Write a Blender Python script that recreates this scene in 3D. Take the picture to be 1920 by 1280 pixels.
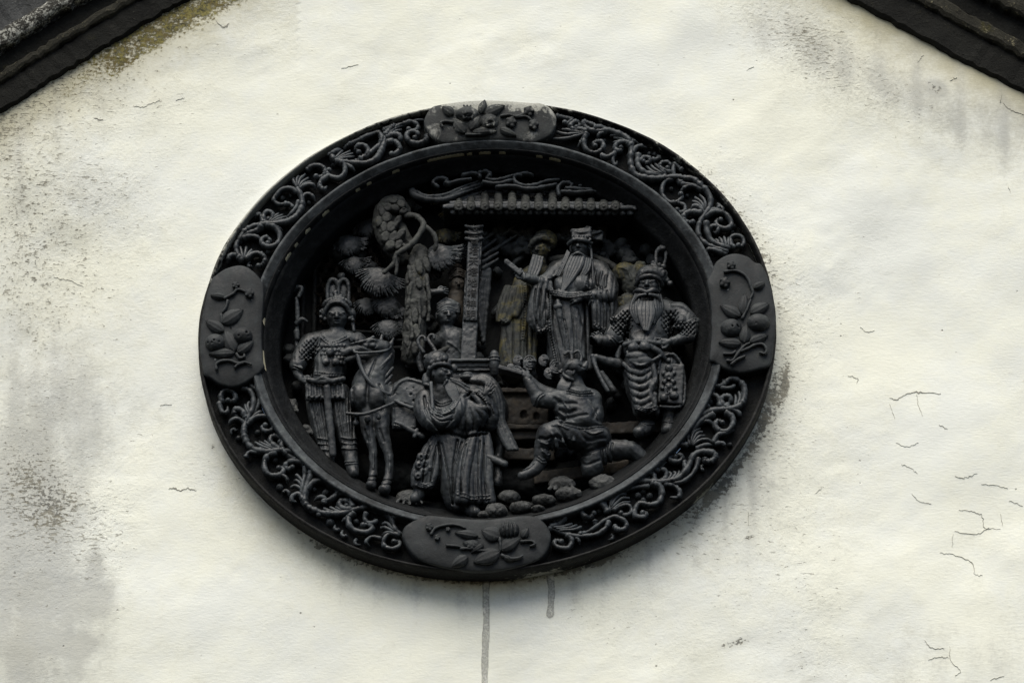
import bpy, math, random
import numpy as np

# ------------------------------------------------------------------ camera, world, light
for o in list(bpy.data.objects):
    bpy.data.objects.remove(o)
SC = bpy.context.scene
COL = SC.collection
random.seed(4)
RNG = np.random.default_rng(7)

TH = math.radians(22.0)          # the photographer looks up at the gable
DIST = 6000.0                    # mm from the plaque
LIFT = 4.0                       # plaque centre, metres above the ground
cam_d = bpy.data.cameras.new('camera')
cam_d.sensor_width = 36.0
cam_d.lens = 36.0 * DIST / 1920.0
cam_d.clip_end = 500
cam = bpy.data.objects.new('camera', cam_d)
cam.location = (0, -DIST / 1000 * math.cos(TH), LIFT - DIST / 1000 * math.sin(TH))
cam.rotation_euler = (math.radians(90) + TH, 0, 0)
COL.objects.link(cam)
SC.camera = cam

SUN_EL, SUN_AZ = math.radians(58), math.radians(-14)     # soft overcast light from high in front
w = bpy.data.worlds.new('World')
SC.world = w
w.use_nodes = True
nt = w.node_tree
sky = nt.nodes.new('ShaderNodeTexSky')
sky.sky_type = 'NISHITA'
sky.sun_disc = False
sky.sun_elevation = SUN_EL
sky.sun_rotation = math.radians(180) - SUN_AZ
sky.air_density = 1.0
sky.dust_density = 2.5
sky.ozone_density = 1.0
bg = nt.nodes['Background']
bg.inputs['Strength'].default_value = 0.05
nt.links.new(sky.outputs[0], bg.inputs['Color'])

sun_d = bpy.data.lights.new('sun', 'SUN')
sun_d.energy = 1.5
sun_d.angle = math.radians(52)
sun_d.color = (1.0, 0.955, 0.87)
sun = bpy.data.objects.new('sun', sun_d)
# light travels from the sun towards the wall (wall faces -Y)
from mathutils import Vector, Matrix
sdir = Vector((math.sin(SUN_AZ) * math.cos(SUN_EL), -math.cos(SUN_AZ) * math.cos(SUN_EL), math.sin(SUN_EL)))
sun.rotation_euler = sdir.to_track_quat('Z', 'Y').to_euler()
sun.location = (-1, -5, 9)
COL.objects.link(sun)

SC.view_settings.view_transform = 'Standard'
SC.view_settings.look = 'None'
SC.view_settings.gamma = 1.0
SC.view_settings.use_curve_mapping = False
SC.view_settings.exposure = 1.40

# ------------------------------------------------------------------ mapping photo pixel + height above wall -> wall mm
_S, _C = math.sin(TH), math.cos(TH)

ZOFF = 0.0
def P(x, y, d=0.0):
    """point seen at photo pixel (x, y), d mm in front of the wall plane -> (X right, Y up, Z out) in mm"""
    d = d + ZOFF
    a, b = x - 960.0, 640.0 - y
    dx, dy, dz = a, DIST * _S + b * _C, -DIST * _C + b * _S
    t = (d - DIST * _C) / dz
    return (dx * t, -DIST * _S + dy * t, d)

def Pn(x, y, d):
    a, b = np.asarray(x) - 960.0, 640.0 - np.asarray(y)
    dy, dz = DIST * _S + b * _C, -DIST * _C + b * _S
    t = (d - DIST * _C) / dz
    return a * t, -DIST * _S + dy * t, d + 0 * t

def pix(X, Y, Z):
    """wall mm -> photo pixel"""
    rx, ry, rz = X, Y + DIST * _S, Z - DIST * _C
    f = ry * _S - rz * _C
    u = ry * _C + rz * _S
    return 960 + DIST * rx / f, 640 - DIST * u / f

def BL(v):
    v = np.asarray(v, dtype=np.float64)
    return np.stack([v[:, 0], -v[:, 2], v[:, 1] + LIFT * 1000], 1) / 1000.0

# ------------------------------------------------------------------ objects
def prop(o, label=None, cat=None, group=None, kind=None):
    if label: o['label'] = label
    if cat: o['category'] = cat
    if group: o['group'] = group
    if kind: o['kind'] = kind
    return o

def mesh_obj(name, verts, faces, mat, parent=None, smooth=True, label=None, raw=False):
    """verts in wall mm (X, Y, Z)"""
    me = bpy.data.meshes.new(name)
    v = np.asarray(verts, dtype=np.float64)
    if not raw: v = BL(v)
    if isinstance(faces, np.ndarray):
        n, m = faces.shape
        me.vertices.add(len(v)); me.vertices.foreach_set('co', v.astype(np.float32).ravel())
        me.loops.add(n * m); me.loops.foreach_set('vertex_index', faces.astype(np.int32).ravel())
        me.polygons.add(n); me.polygons.foreach_set('loop_start', np.arange(0, n * m, m, dtype=np.int32))
        me.update(calc_edges=True)
    else:
        me.from_pydata(v.tolist(), [], faces)
        me.update()
    if smooth: me.polygons.foreach_set('use_smooth', np.ones(len(me.polygons), dtype=bool))
    if mat: me.materials.append(mat)
    o = bpy.data.objects.new(name, me)
    COL.objects.link(o)
    if parent: o.parent = parent
    if label: o['label'] = label
    return o

def empty(name, label, cat):
    o = bpy.data.objects.new(name, None)
    o.empty_display_size = 0.05
    COL.objects.link(o)
    return prop(o, label, cat)

# ------------------------------------------------------------------ numpy noise
def vnoise(shape_pts, scale, seed, octaves=1, dims=2):
    """value noise at points (N,dims) / scale, range about -1..1"""
    out = np.zeros(len(shape_pts)); amp = 1.0; tot = 0.0
    for oc in range(octaves):
        q = shape_pts / (scale / 2 ** oc)
        i = np.floor(q).astype(np.int64); f = q - i
        f = f * f * (3 - 2 * f)
        acc = np.zeros(len(q))
        for corner in range(2 ** dims):
            wgt = np.ones(len(q)); hsh = np.full(len(q), seed * 7919 + oc * 104729, dtype=np.int64)
            for a in range(dims):
                b = (corner >> a) & 1
                wgt = wgt * (f[:, a] if b else 1 - f[:, a])
                hsh = hsh * 1103515245 + (i[:, a] + b) * (374761393 + 668265263 * a)
                hsh = (hsh ^ (hsh >> 13)) & 0x7fffffff
            hsh = (hsh * 1274126177) & 0x7fffffff
            hsh = (hsh ^ (hsh >> 16)) & 0xffff
            acc += wgt * (hsh / 32767.5 - 1)
        out += acc * amp; tot += amp; amp *= 0.5
    return out / tot

def crom(pts, sub):
    """Catmull-Rom through rows of pts"""
    p = np.asarray(pts, dtype=np.float64)
    if len(p) < 3 or sub < 2:
        if len(p) == 2 and sub >= 2:
            t = np.linspace(0, 1, sub + 1)[:, None]
            return p[0] * (1 - t) + p[1] * t
        return p
    e = np.vstack([2 * p[0] - p[1], p, 2 * p[-1] - p[-2]])
    out = []
    for i in range(1, len(e) - 2):
        a, b, c, d = e[i - 1], e[i], e[i + 1], e[i + 2]
        for j in range(sub):
            t = j / sub
            out.append(0.5 * ((2 * b) + (c - a) * t + (2 * a - 5 * b + 4 * c - d) * t * t + (3 * b - a - 3 * c + d) * t ** 3))
    out.append(p[-1])
    return np.array(out)

# ------------------------------------------------------------------ clay sculpting: signed distance field -> surface nets
class Sculpt:
    def __init__(s, h=1.7):
        s.h = h; s.ops = []; s.lo = np.full(3, 1e9); s.hi = np.full(3, -1e9)

    def _grow(s, lo, hi):
        s.lo = np.minimum(s.lo, lo); s.hi = np.maximum(s.hi, hi)

    def cW(s, arr, k=3.0, cut=False, flat=1.0):
        arr = np.asarray(arr, dtype=np.float64)
        r = np.abs(arr[:, 3:4])
        lo, hi = (arr[:, :3] - r).min(0), (arr[:, :3] + r).max(0)
        if not cut: s._grow(lo, hi)
        s.ops.append(('c', arr, k, cut, flat, lo, hi))
        return s

    def c(s, pts, k=3.0, sub=3, cut=False, flat=1.0):
        """tapered rounded path through (x, y, d, r)"""
        a = np.array([P(q[0], q[1], q[2]) + (q[3],) for q in pts])
        a = crom(a, sub); a[:, 3] = np.maximum(a[:, 3], 0.4)
        return s.cW(a, k, cut, flat)

    def e(s, c, r, rot=0.0, k=3.0, cut=False):
        return s.eW(P(*c), (r[0], r[1] * 1.05, r[2]), rot, k, cut)

    def eW(s, c, r, rot=0.0, k=3.0, cut=False):
        c = np.array(c, dtype=np.float64); r = np.array(r, dtype=np.float64)
        m = max(r[0], r[1]); ext = np.array([m, m, r[2]]) if rot else r
        if not cut: s._grow(c - ext, c + ext)
        s.ops.append(('e', c, r, math.radians(rot), k, cut, c - ext, c + ext))
        return s

    def box(s, c, r, rot=0.0, rnd=2.0, k=2.0, cut=False):
        c = np.array(P(*c)); r = np.array(r, dtype=np.float64)
        m = math.hypot(r[0], r[1]); ext = np.array([m, m, r[2]]) if rot else r
        if not cut: s._grow(c - ext, c + ext)
        s.ops.append(('b', c, r, math.radians(rot), rnd, k, cut, c - ext, c + ext))
        return s

    def fold(s, pts, w=3.0, amp=2.0, z=0.0, sub=3):
        """raise (amp > 0) or carve (amp < 0) a soft line seen from the front"""
        a = crom(np.array([P(q[0], q[1], z)[:2] for q in pts]), sub)
        s.ops.append(('f', a, w, amp))
        return s

    def sheet(s, A, B, n, r, k=2.0, ripple=0.0, sub=3, flat=1.0, jit=0.0):
        """cloth or hair between two border paths, as n strands running along them"""
        A = np.array(A, dtype=np.float64); B = np.array(B, dtype=np.float64)
        for i in range(n):
            t = i / max(1, n - 1)
            q = A * (1 - t) + B * t
            if ripple: q[:, 2] += ripple * (1 if i % 2 else -1)
            if jit: q[1:, :2] += RNG.normal(0, jit, (len(q) - 1, 2))
            rr = np.broadcast_to(np.asarray(r, dtype=np.float64), (len(q),))
            s.c([tuple(q[j]) + (rr[j],) for j in range(len(q))], k, sub, flat=flat)
        return s

    def cloth(s, amp, sx, sy, rot=0.0, top=None):
        """wrinkles: ridged noise stretched along the hang of the cloth, below photo row `top`"""
        s.ops.append(('w', amp, sx, sy, math.radians(rot), None if top is None else P(960, top, 0)[1])); return s

    def noise(s, amp, scale):
        s.ops.append(('n', amp, scale)); return s

    def eval(s):
        h = s.h; pad = 4 * h
        lo = s.lo - pad; n = np.ceil((s.hi + pad - lo) / h).astype(int) + 1
        ax = [lo[a] + h * np.arange(n[a]) for a in range(3)]
        F = np.full(n, 60.0, dtype=np.float32)
        def sub(l, u, m):
            i0 = np.clip(np.floor((l - m - lo) / h).astype(int), 0, n - 1)
            i1 = np.clip(np.ceil((u + m - lo) / h).astype(int) + 1, 1, n)
            return tuple(slice(i0[a], i1[a]) for a in range(3))
        def merge(sl, D, k, cut):
            k = max(.4, k * .6)
            f = F[sl]
            if cut:
                hh = np.maximum(k - np.abs(-D - f), 0) / k
                F[sl] = np.maximum(f, -D) + hh * hh * k * 0.25
            else:
                hh = np.maximum(k - np.abs(D - f), 0) / k
                F[sl] = np.minimum(f, D) - hh * hh * k * 0.25
        for op in s.ops:
            if op[0] == 'c':
                _, arr, k, cut, flat, l, u = op
                k = max(k, 0.3); sl = sub(l, u, k + 2 * h)
                if any(q.stop <= q.start for q in sl): continue
                X = ax[0][sl[0]][:, None, None]; Y = ax[1][sl[1]][None, :, None]; Z = ax[2][sl[2]][None, None, :]
                D = None
                if len(arr) == 1: arr = np.vstack([arr, arr + [1e-3, 0, 0, 0]])
                for i in range(len(arr) - 1):
                    a, b = arr[i], arr[i + 1]
                    ba = b[:3] - a[:3]; ba = ba * [1, 1, 1 / flat]
                    den = max(1e-6, float(ba @ ba))
                    px, py, pz = X - a[0], Y - a[1], (Z - a[2]) / flat
                    t = np.clip((px * ba[0] + py * ba[1] + pz * ba[2]) / den, 0, 1)
                    dd = np.sqrt((px - t * ba[0]) ** 2 + (py - t * ba[1]) ** 2 + (pz - t * ba[2]) ** 2) - (a[3] + t * (b[3] - a[3]))
                    D = dd if D is None else np.minimum(D, dd)
                merge(sl, D, k, cut)
            elif op[0] == 'e':
                _, c, r, rot, k, cut, l, u = op
                k = max(k, 0.3); sl = sub(l, u, k + 2 * h)
                X = ax[0][sl[0]][:, None, None] - c[0]; Y = ax[1][sl[1]][None, :, None] - c[1]; Z = ax[2][sl[2]][None, None, :] - c[2]
                if rot: X, Y = X * math.cos(rot) + Y * math.sin(rot), -X * math.sin(rot) + Y * math.cos(rot)
                k0 = np.sqrt((X / r[0]) ** 2 + (Y / r[1]) ** 2 + (Z / r[2]) ** 2)
                k1 = np.sqrt((X / r[0] ** 2) ** 2 + (Y / r[1] ** 2) ** 2 + (Z / r[2] ** 2) ** 2) + 1e-6
                merge(sl, k0 * (k0 - 1) / k1, k, cut)
            elif op[0] == 'b':
                _, c, r, rot, rnd, k, cut, l, u = op
                k = max(k, 0.3); sl = sub(l, u, k + 2 * h)
                X = ax[0][sl[0]][:, None, None] - c[0]; Y = ax[1][sl[1]][None, :, None] - c[1]; Z = ax[2][sl[2]][None, None, :] - c[2]
                if rot: X, Y = X * math.cos(rot) + Y * math.sin(rot), -X * math.sin(rot) + Y * math.cos(rot)
                qx, qy, qz = np.abs(X) - r[0] + rnd, np.abs(Y) - r[1] + rnd, np.abs(Z) - r[2] + rnd
                D = np.sqrt(np.maximum(qx, 0) ** 2 + np.maximum(qy, 0) ** 2 + np.maximum(qz, 0) ** 2) + np.minimum(np.maximum(np.maximum(qx, qy), qz), 0) - rnd
                merge(sl, D, k, cut)
            elif op[0] == 'f':
                _, a, wd, amp = op
                l = np.array([a[:, 0].min(), a[:, 1].min(), -1e6]); u = np.array([a[:, 0].max(), a[:, 1].max(), 1e6])
                sl = sub(l, u, 2.5 * wd)
                if any(q.stop <= q.start for q in sl): continue
                X = ax[0][sl[0]][:, None]; Y = ax[1][sl[1]][None, :]
                D = None; m = len(a) - 1
                for i in range(m):
                    ba = a[i + 1] - a[i]; den = max(1e-6, float(ba @ ba))
                    t = np.clip(((X - a[i, 0]) * ba[0] + (Y - a[i, 1]) * ba[1]) / den, 0, 1)
                    q = (X - a[i, 0] - t * ba[0]) ** 2 + (Y - a[i, 1] - t * ba[1]) ** 2
                    D = q if D is None else np.minimum(D, q)
                F[sl] -= (1.6 * amp * np.exp(-D / wd ** 2))[:, :, None].astype(np.float32)
            elif op[0] == 'w':
                _, amp, sx, sy, rot, top = op
                XX, YY = np.meshgrid(ax[0], ax[1], indexing='ij')
                u = (XX * math.cos(rot) + YY * math.sin(rot)).ravel() / sx; v = (-XX * math.sin(rot) + YY * math.cos(rot)).ravel() / sy
                g_ = vnoise(np.stack([u, v], 1), 1.0, len(s.ops) % 97, 2)
                g_ = (1 - 2.2 * np.abs(g_)).reshape(XX.shape)
                if top is not None: g_ = g_ * np.clip((top - YY) / 12, 0, 1)
                F -= (amp * g_)[:, :, None].astype(np.float32)
            elif op[0] == 'n':
                _, amp, sc = op
                m = np.maximum(np.ceil(n * h / sc).astype(int) + 3, 3)
                G = RNG.uniform(-1, 1, m).astype(np.float32)
                for a in range(3):
                    t = np.arange(n[a]) * h / sc; i = np.floor(t).astype(int); f = t - i; f = (f * f * (3 - 2 * f)).astype(np.float32)
                    sh = [1, 1, 1]; sh[a] = -1
                    G = np.take(G, i, a) * (1 - f.reshape(sh)) + np.take(G, i + 1, a) * f.reshape(sh)
                F += amp * G
        return F, lo

    def mesh(s):
        F, lo = s.eval(); h = s.h
        F[0] = F[-1] = 9; F[:, 0] = F[:, -1] = 9; F[:, :, 0] = F[:, :, -1] = 9
        neg = F < 0
        cnt = np.zeros(tuple(np.array(F.shape) - 1), dtype=np.int8)
        for i in (0, 1):
            for j in (0, 1):
                for k in (0, 1):
                    cnt += neg[i:F.shape[0] - 1 + i, j:F.shape[1] - 1 + j, k:F.shape[2] - 1 + k]
        act = (cnt > 0) & (cnt < 8)
        I = np.argwhere(act)
        idx = np.full(act.shape, -1, dtype=np.int64); idx[act] = np.arange(len(I))
        pos = np.zeros((len(I), 3)); num = np.zeros(len(I))
        for a in range(3):
            b, c = (a + 1) % 3, (a + 2) % 3
            for db in (0, 1):
                for dc in (0, 1):
                    o = np.zeros(3, dtype=int); o[b] = db; o[c] = dc
                    p0 = I + o; p1 = p0.copy(); p1[:, a] += 1
                    f0 = F[p0[:, 0], p0[:, 1], p0[:, 2]]; f1 = F[p1[:, 0], p1[:, 1], p1[:, 2]]
                    m = (f0 < 0) != (f1 < 0)
                    t = np.where(m, f0 / np.where(m, f0 - f1, 1), 0)
                    q = o[None, :] + np.zeros((len(I), 3)); q[:, a] += t
                    pos += q * m[:, None]; num += m
        V = lo + h * (I + pos / num[:, None])
        quads = []
        for a in range(3):
            b, c = (a + 1) % 3, (a + 2) % 3
            sl0 = [slice(None)] * 3; sl1 = [slice(None)] * 3
            sl0[a] = slice(0, -1); sl1[a] = slice(1, None)
            n0, n1 = neg[tuple(sl0)], neg[tuple(sl1)]
            E = np.argwhere(n0 != n1)
            E = E[(E[:, b] > 0) & (E[:, c] > 0) & (E[:, b] < F.shape[b] - 1) & (E[:, c] < F.shape[c] - 1)]
            if not len(E): continue
            flip = n0[E[:, 0], E[:, 1], E[:, 2]]
            q = []
            for db, dc in ((-1, -1), (0, -1), (0, 0), (-1, 0)):
                r = E.copy(); r[:, b] += db; r[:, c] += dc
                q.append(idx[r[:, 0], r[:, 1], r[:, 2]])
            q = np.stack(q, 1)
            q[~flip] = q[~flip][:, ::-1]
            quads.append(q)
        Q = np.vstack(quads)
        return V, Q

    def build(s, name, mat, parent=None, label=None):
        V, Q = s.mesh()
        return mesh_obj(name, V, Q, mat, parent, True, label)

# ------------------------------------------------------------------ ready-made pieces of figures
def head(s, x, y, d, r, yaw=0.0, pitch=12.0, neck=True, fierce=0.0):
    C = np.array(P(x, y, d)); ya, pi = math.radians(yaw), math.radians(pitch)
    f = np.array([math.sin(ya) * math.cos(pi), -math.sin(pi), math.cos(ya) * math.cos(pi)])
    a = np.array([math.cos(ya), 0, -math.sin(ya)]); b = np.cross(f, a)
    def q(i, j, k, rr): return tuple(C + r * (i * a + j * b + k * f)) + (rr * r,)
    s.eW(C, (.80 * r, 1.02 * r, .84 * r), k=2)
    s.cW([q(0, -.42, .22, .56)], k=r * .25)
    for e in (-1, 1):
        s.cW([q(.40 * e, -.12, .50, .30)], k=r * .2)
        s.cW([q(.84 * e, .12, -.05, .15), q(.84 * e, -.25, -.02, .11)], k=1.0)
    s.cW([q(-.52, .24, .66, .11), q(0, .16, .84, .10), q(.52, .24, .66, .11)], k=r * .12)
    for e in (-1, 1):
        s.cW([q(.32 * e, .05, .92, .15)], k=r * .1, cut=True)
        s.cW([q(.32 * e, .04, .70, .155)], k=.6)
        s.cW([q(.50 * e, .06 + .06 * fierce, .74, .045), q(.32 * e, .15, .86, .05), q(.15 * e, .04, .84, .04)], k=.6)
    s.cW([q(0, .20, .84, .09), q(0, -.14, 1.04, .15)], k=r * .1)
    for e in (-1, 1): s.cW([q(.13 * e, -.17, .93, .10)], k=r * .06)
    s.cW([q(-.24, -.44, .74, .065), q(0, -.39, .84, .08), q(.24, -.44, .74, .065)], k=.8)
    s.cW([q(-.18, -.56, .72, .07), q(0, -.57, .80, .09), q(.18, -.56, .72, .07)], k=.8)
    s.cW([q(-.22, -.485, .84, .035), q(.22, -.485, .84, .035)], k=.5, cut=True)
    if neck: s.cW([tuple(C + r * np.array([0, -.5, -.1])) + (.5 * r,), tuple(C + r * np.array([0, -1.25, -.15])) + (.55 * r,)], k=3)
    return q

def hand(s, x, y, d, ang, size=15.0, spread=0.22, curl=0.25, thumb=1, out=0.0):
    """palm centred on (x, y, d), fingers pointing along ang (degrees, 0 = right, 90 = up)"""
    C = np.array(P(x, y, d)); an = math.radians(ang)
    f = np.array([math.cos(an), math.sin(an), out]); f /= np.linalg.norm(f)
    a = np.array([-math.sin(an), math.cos(an), 0.0]); n = np.cross(f, a) * 1.0
    if n[2] < 0: n = -n
    L = size
    s.cW([tuple(C - .45 * L * f) + (.30 * L,), tuple(C + .25 * L * f + .18 * L * a) + (.26 * L,)], k=2)
    s.cW([tuple(C - .45 * L * f) + (.30 * L,), tuple(C + .25 * L * f - .18 * L * a) + (.26 * L,)], k=3)
    for i, ln in enumerate((.78, .95, .90, .68)):
        o = (i - 1.5) / 1.5
        dr = f + a * o * spread
        p0 = C + .35 * L * f + a * o * .36 * L
        p1 = p0 + dr * ln * L * .55 + n * .08 * L
        p2 = p1 + dr * ln * L * .45 - n * curl * L
        s.cW([tuple(p0) + (.135 * L,), tuple(p1) + (.125 * L,), tuple(p2) + (.095 * L,)], k=.5)
    t0 = C - .2 * L * f + a * thumb * .38 * L
    s.cW([tuple(t0) + (.16 * L,), tuple(t0 + .35 * L * f + a * thumb * .28 * L) + (.13 * L,), tuple(t0 + .72 * L * f + a * thumb * .30 * L + n * .1 * L) + (.10 * L,)], k=.8)

def hem(s, pts, z, w=5.0, dots=True):
    """embroidered border: two raised cords with knots between"""
    a = crom(np.array(pts, dtype=float), 5)
    tg = np.gradient(a, axis=0); tg /= np.linalg.norm(tg, axis=1)[:, None] + 1e-9
    nr = np.stack([-tg[:, 1], tg[:, 0]], 1)
    for e in (-1, 1): s.fold([tuple(q) for q in a + nr * w * .5 * e], 1.0, 1.5, z, 1)
    if dots:
        L = np.concatenate([[0], np.cumsum(np.linalg.norm(np.diff(a, axis=0), axis=1))])
        for d_ in np.arange(3, L[-1], 5.0):
            x, y = np.interp(d_, L, a[:, 0]), np.interp(d_, L, a[:, 1]); s.fold([(x - .4, y), (x + .4, y)], 1.5, 1.3, z, 1)

def scales(s, pts, z, r=4.2, amp=1.8):
    """scale armour inside a photo-pixel polygon: rows of carved half rounds"""
    p = np.array(pts, dtype=float); x0, y0 = p.min(0); x1, y1 = p.max(0)
    def inside(x, y):
        c = False
        for i in range(len(p)):
            a, b = p[i], p[i - 1]
            if (a[1] > y) != (b[1] > y) and x < (b[0] - a[0]) * (y - a[1]) / (b[1] - a[1] + 1e-9) + a[0]: c = not c
        return c
    y, row = y0, 0
    while y < y1:
        x = x0 + (r if row % 2 else 0)
        while x < x1:
            if inside(x, y): s.fold([(x - r, y), (x - r * .7, y + r * .8), (x, y + r * 1.1), (x + r * .7, y + r * .8), (x + r, y)], 1.0, -amp, z, 1)
            x += 2 * r
        y += r * 1.15; row += 1

# ------------------------------------------------------------------ swept bars (scrolls, branches, straps)
def bar_geo(pts, r, tall=1.5, sub=4, sides=8, taper=(0.8, 0.55), jit=0.0):
    """pts (x, y, d) photo pixels; rounded bar, half width r, half depth r * tall"""
    c = crom(np.array([P(*q) for q in pts]), sub)
    m = len(c)
    tg = np.gradient(c, axis=0); tg /= np.linalg.norm(tg, axis=1)[:, None] + 1e-9
    up = np.array([0, 0, 1.0])
    sd = np.cross(tg, up); sd /= np.linalg.norm(sd, axis=1)[:, None] + 1e-9
    nn = np.cross(sd, tg)
    t = np.linspace(0, 1, m)
    rr = r * (np.interp(t, [0, .25, .7, 1], [taper[0], 1, 1, taper[1]]))
    if jit: rr = rr * (1 + jit * RNG.normal(0, 1, m))
    V = []; th = np.linspace(0, 2 * math.pi, sides, endpoint=False)
    for i in range(m):
        V.append(c[i] + rr[i] * (np.cos(th)[:, None] * sd[i] + tall * np.sin(th)[:, None] * nn[i]))
    V.append(c[0][None] - tg[0] * rr[0] * .6); V.append(c[-1][None] + tg[-1] * rr[-1] * .6)
    V = np.vstack(V); F = []
    for i in range(m - 1):
        for j in range(sides):
            k = (j + 1) % sides
            F.append((i * sides + j, (i + 1) * sides + j, (i + 1) * sides + k, i * sides + k))
    for j in range(sides):
        k = (j + 1) % sides
        F.append((m * sides, j, k)); F.append((m * sides + 1, (m - 1) * sides + k, (m - 1) * sides + j))
    return V, F

def join_geo(gs):
    V, F, n = [], [], 0
    for v, f in gs:
        V.append(v); F += [tuple(i + n for i in q) for q in f]; n += len(v)
    return np.vstack(V), F

def blob_geo(x, y, d, rx, ry, rz, seg=12, rings=8, rough=0.0):
    c = np.array(P(x, y, d)); V = []; F = []
    for i in range(rings + 1):
        ph = math.pi * i / rings
        for j in range(seg):
            a = 2 * math.pi * j / seg
            V.append(c + np.array([rx * math.sin(ph) * math.cos(a), ry * math.sin(ph) * math.sin(a), rz * math.cos(ph)]) * (1 + rough * RNG.normal()))
    for i in range(rings):
        for j in range(seg):
            k = (j + 1) % seg
            F.append((i * seg + j, (i + 1) * seg + j, (i + 1) * seg + k, i * seg + k))
    return np.array(V), F
# ------------------------------------------------------------------ materials
def new_mat(name):
    m = bpy.data.materials.new(name); m.use_nodes = True
    n = m.node_tree.nodes; l = m.node_tree.links
    return m, n, l, n['Principled BSDF']

def nd(n, t, **kw):
    x = n.new(t)
    for k, v in kw.items(): setattr(x, k, v)
    return x

def noise_node(n, l, vec, scale, detail=4, rough=.6, dist=0.0):
    x = n.new('ShaderNodeTexNoise')
    x.inputs['Scale'].default_value = scale; x.inputs['Detail'].default_value = detail
    x.inputs['Roughness'].default_value = rough; x.inputs['Distortion'].default_value = dist
    l.new(vec, x.inputs['Vector'])
    return x.outputs['Fac']

def ramp(n, l, src, a, b, ca=0.0, cb=1.0):
    x = n.new('ShaderNodeMapRange'); x.interpolation_type = 'SMOOTHSTEP'
    x.inputs['From Min'].default_value = a; x.inputs['From Max'].default_value = b
    x.inputs['To Min'].default_value = ca; x.inputs['To Max'].default_value = cb
    l.new(src, x.inputs['Value'])
    return x.outputs['Result']

def mix(n, l, fac, a, b, mode='MIX'):
    x = n.new('ShaderNodeMix'); x.data_type = 'RGBA'; x.blend_type = mode
    if isinstance(fac, (int, float)): x.inputs[0].default_value = fac
    else: l.new(fac, x.inputs[0])
    for i, v in ((6, a), (7, b)):
        if isinstance(v, tuple): x.inputs[i].default_value = v + (1,) if len(v) == 3 else v
        else: l.new(v, x.inputs[i])
    return x.outputs[2]

def mth(n, l, op, a, b=None, clamp=False):
    x = n.new('ShaderNodeMath'); x.operation = op; x.use_clamp = clamp
    for i, v in enumerate((a, b)):
        if v is None: continue
        if isinstance(v, (int, float)): x.inputs[i].default_value = v
        else: l.new(v, x.inputs[i])
    return x.outputs[0]

def world_pos(n):
    return n.new('ShaderNodeNewGeometry').outputs['Position']

def clay(name, base, dark, moss=0.0, moss_col=(.10, .085, .03), rough=.66, bump=.35, specks=.7, pale=0.0, gloss=.22, dust=.40, wear=.5):
    m, n, l, b = new_mat(name)
    geo = n.new('ShaderNodeNewGeometry'); pos = geo.outputs['Position']
    big = noise_node(n, l, pos, 14, 3, .65)
    mid = noise_node(n, l, pos, 70, 4, .7)
    fine = noise_node(n, l, pos, 320, 2, .7)
    col = mix(n, l, ramp(n, l, mth(n, l, 'ADD', mth(n, l, 'MULTIPLY', big, .6), mth(n, l, 'MULTIPLY', mid, .4)), .38, .60), dark, base)
    col = mix(n, l, ramp(n, l, mid, .50, .78, 0, .5), col, tuple(min(1, c * 1.7 + .006) for c in base))
    # worn edges rubbed a little paler
    pt = ramp(n, l, geo.outputs['Pointiness'], .515, .60, 0, wear)
    col = mix(n, l, mth(n, l, 'MULTIPLY', pt, ramp(n, l, mid, .3, .7)), col, tuple(c * 2.2 + .008 for c in base))
    # limewash spatter: a few tiny white flecks
    vor = n.new('ShaderNodeTexVoronoi'); vor.inputs['Scale'].default_value = 62; l.new(pos, vor.inputs['Vector'])
    sep = n.new('ShaderNodeSeparateColor'); l.new(vor.outputs['Color'], sep.inputs[0])
    rare = ramp(n, l, sep.outputs[0], .955, .96)
    size = mth(n, l, 'MULTIPLY', sep.outputs[1], .11)
    dot = mth(n, l, 'LESS_THAN', vor.outputs['Distance'], size)
    fl = mth(n, l, 'MULTIPLY', mth(n, l, 'MULTIPLY', rare, dot), specks)
    col = mix(n, l, fl, col, (.42, .42, .38))
    if dust > 0:
        dm = ramp(n, l, mth(n, l, 'ADD', mth(n, l, 'MULTIPLY', big, .45), mth(n, l, 'MULTIPLY', mid, .55)), .55, .70, 0, dust)
        col = mix(n, l, dm, col, tuple(c * 2.6 + .010 for c in base[:2]) + (base[2] * 2.3 + .008,))
    if pale > 0:
        pm = ramp(n, l, noise_node(n, l, pos, 26, 6, .7, .4), .62 - .3 * pale, .80 - .3 * pale)
        col = mix(n, l, mth(n, l, 'MULTIPLY', pm, .9), col, (.30, .30, .27))
    la = n.new('ShaderNodeAttribute'); la.attribute_name = 'lime'
    lm = ramp(n, l, mth(n, l, 'SUBTRACT', mth(n, l, 'ADD', la.outputs['Fac'], mth(n, l, 'MULTIPLY', mth(n, l, 'SUBTRACT', mid, .5), 1.6)), .5), -.12, .16)
    col = mix(n, l, mth(n, l, 'MULTIPLY', lm, .92), col, mix(n, l, fine, (.16, .16, .13), (.50, .50, .44)))
    if moss > 0:
        mm = ramp(n, l, noise_node(n, l, pos, 34, 6, .75, .3), .66 - .35 * moss, .86 - .35 * moss)
        col = mix(n, l, mth(n, l, 'MULTIPLY', mm, .85), col, moss_col)
    l.new(col, b.inputs['Base Color'])
    rg = ramp(n, l, mid, .3, .75, rough - .12, rough + .2)
    l.new(rg, b.inputs['Roughness'])
    b.inputs['Specular IOR Level'].default_value = gloss
    bp = n.new('ShaderNodeBump'); bp.inputs['Strength'].default_value = bump; bp.inputs['Distance'].default_value = .004
    hgt = mth(n, l, 'ADD', mth(n, l, 'MULTIPLY', mid, .6), mth(n, l, 'MULTIPLY', fine, .35))
    l.new(hgt, bp.inputs['Height']); l.new(bp.outputs[0], b.inputs['Normal'])
    return m

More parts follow.
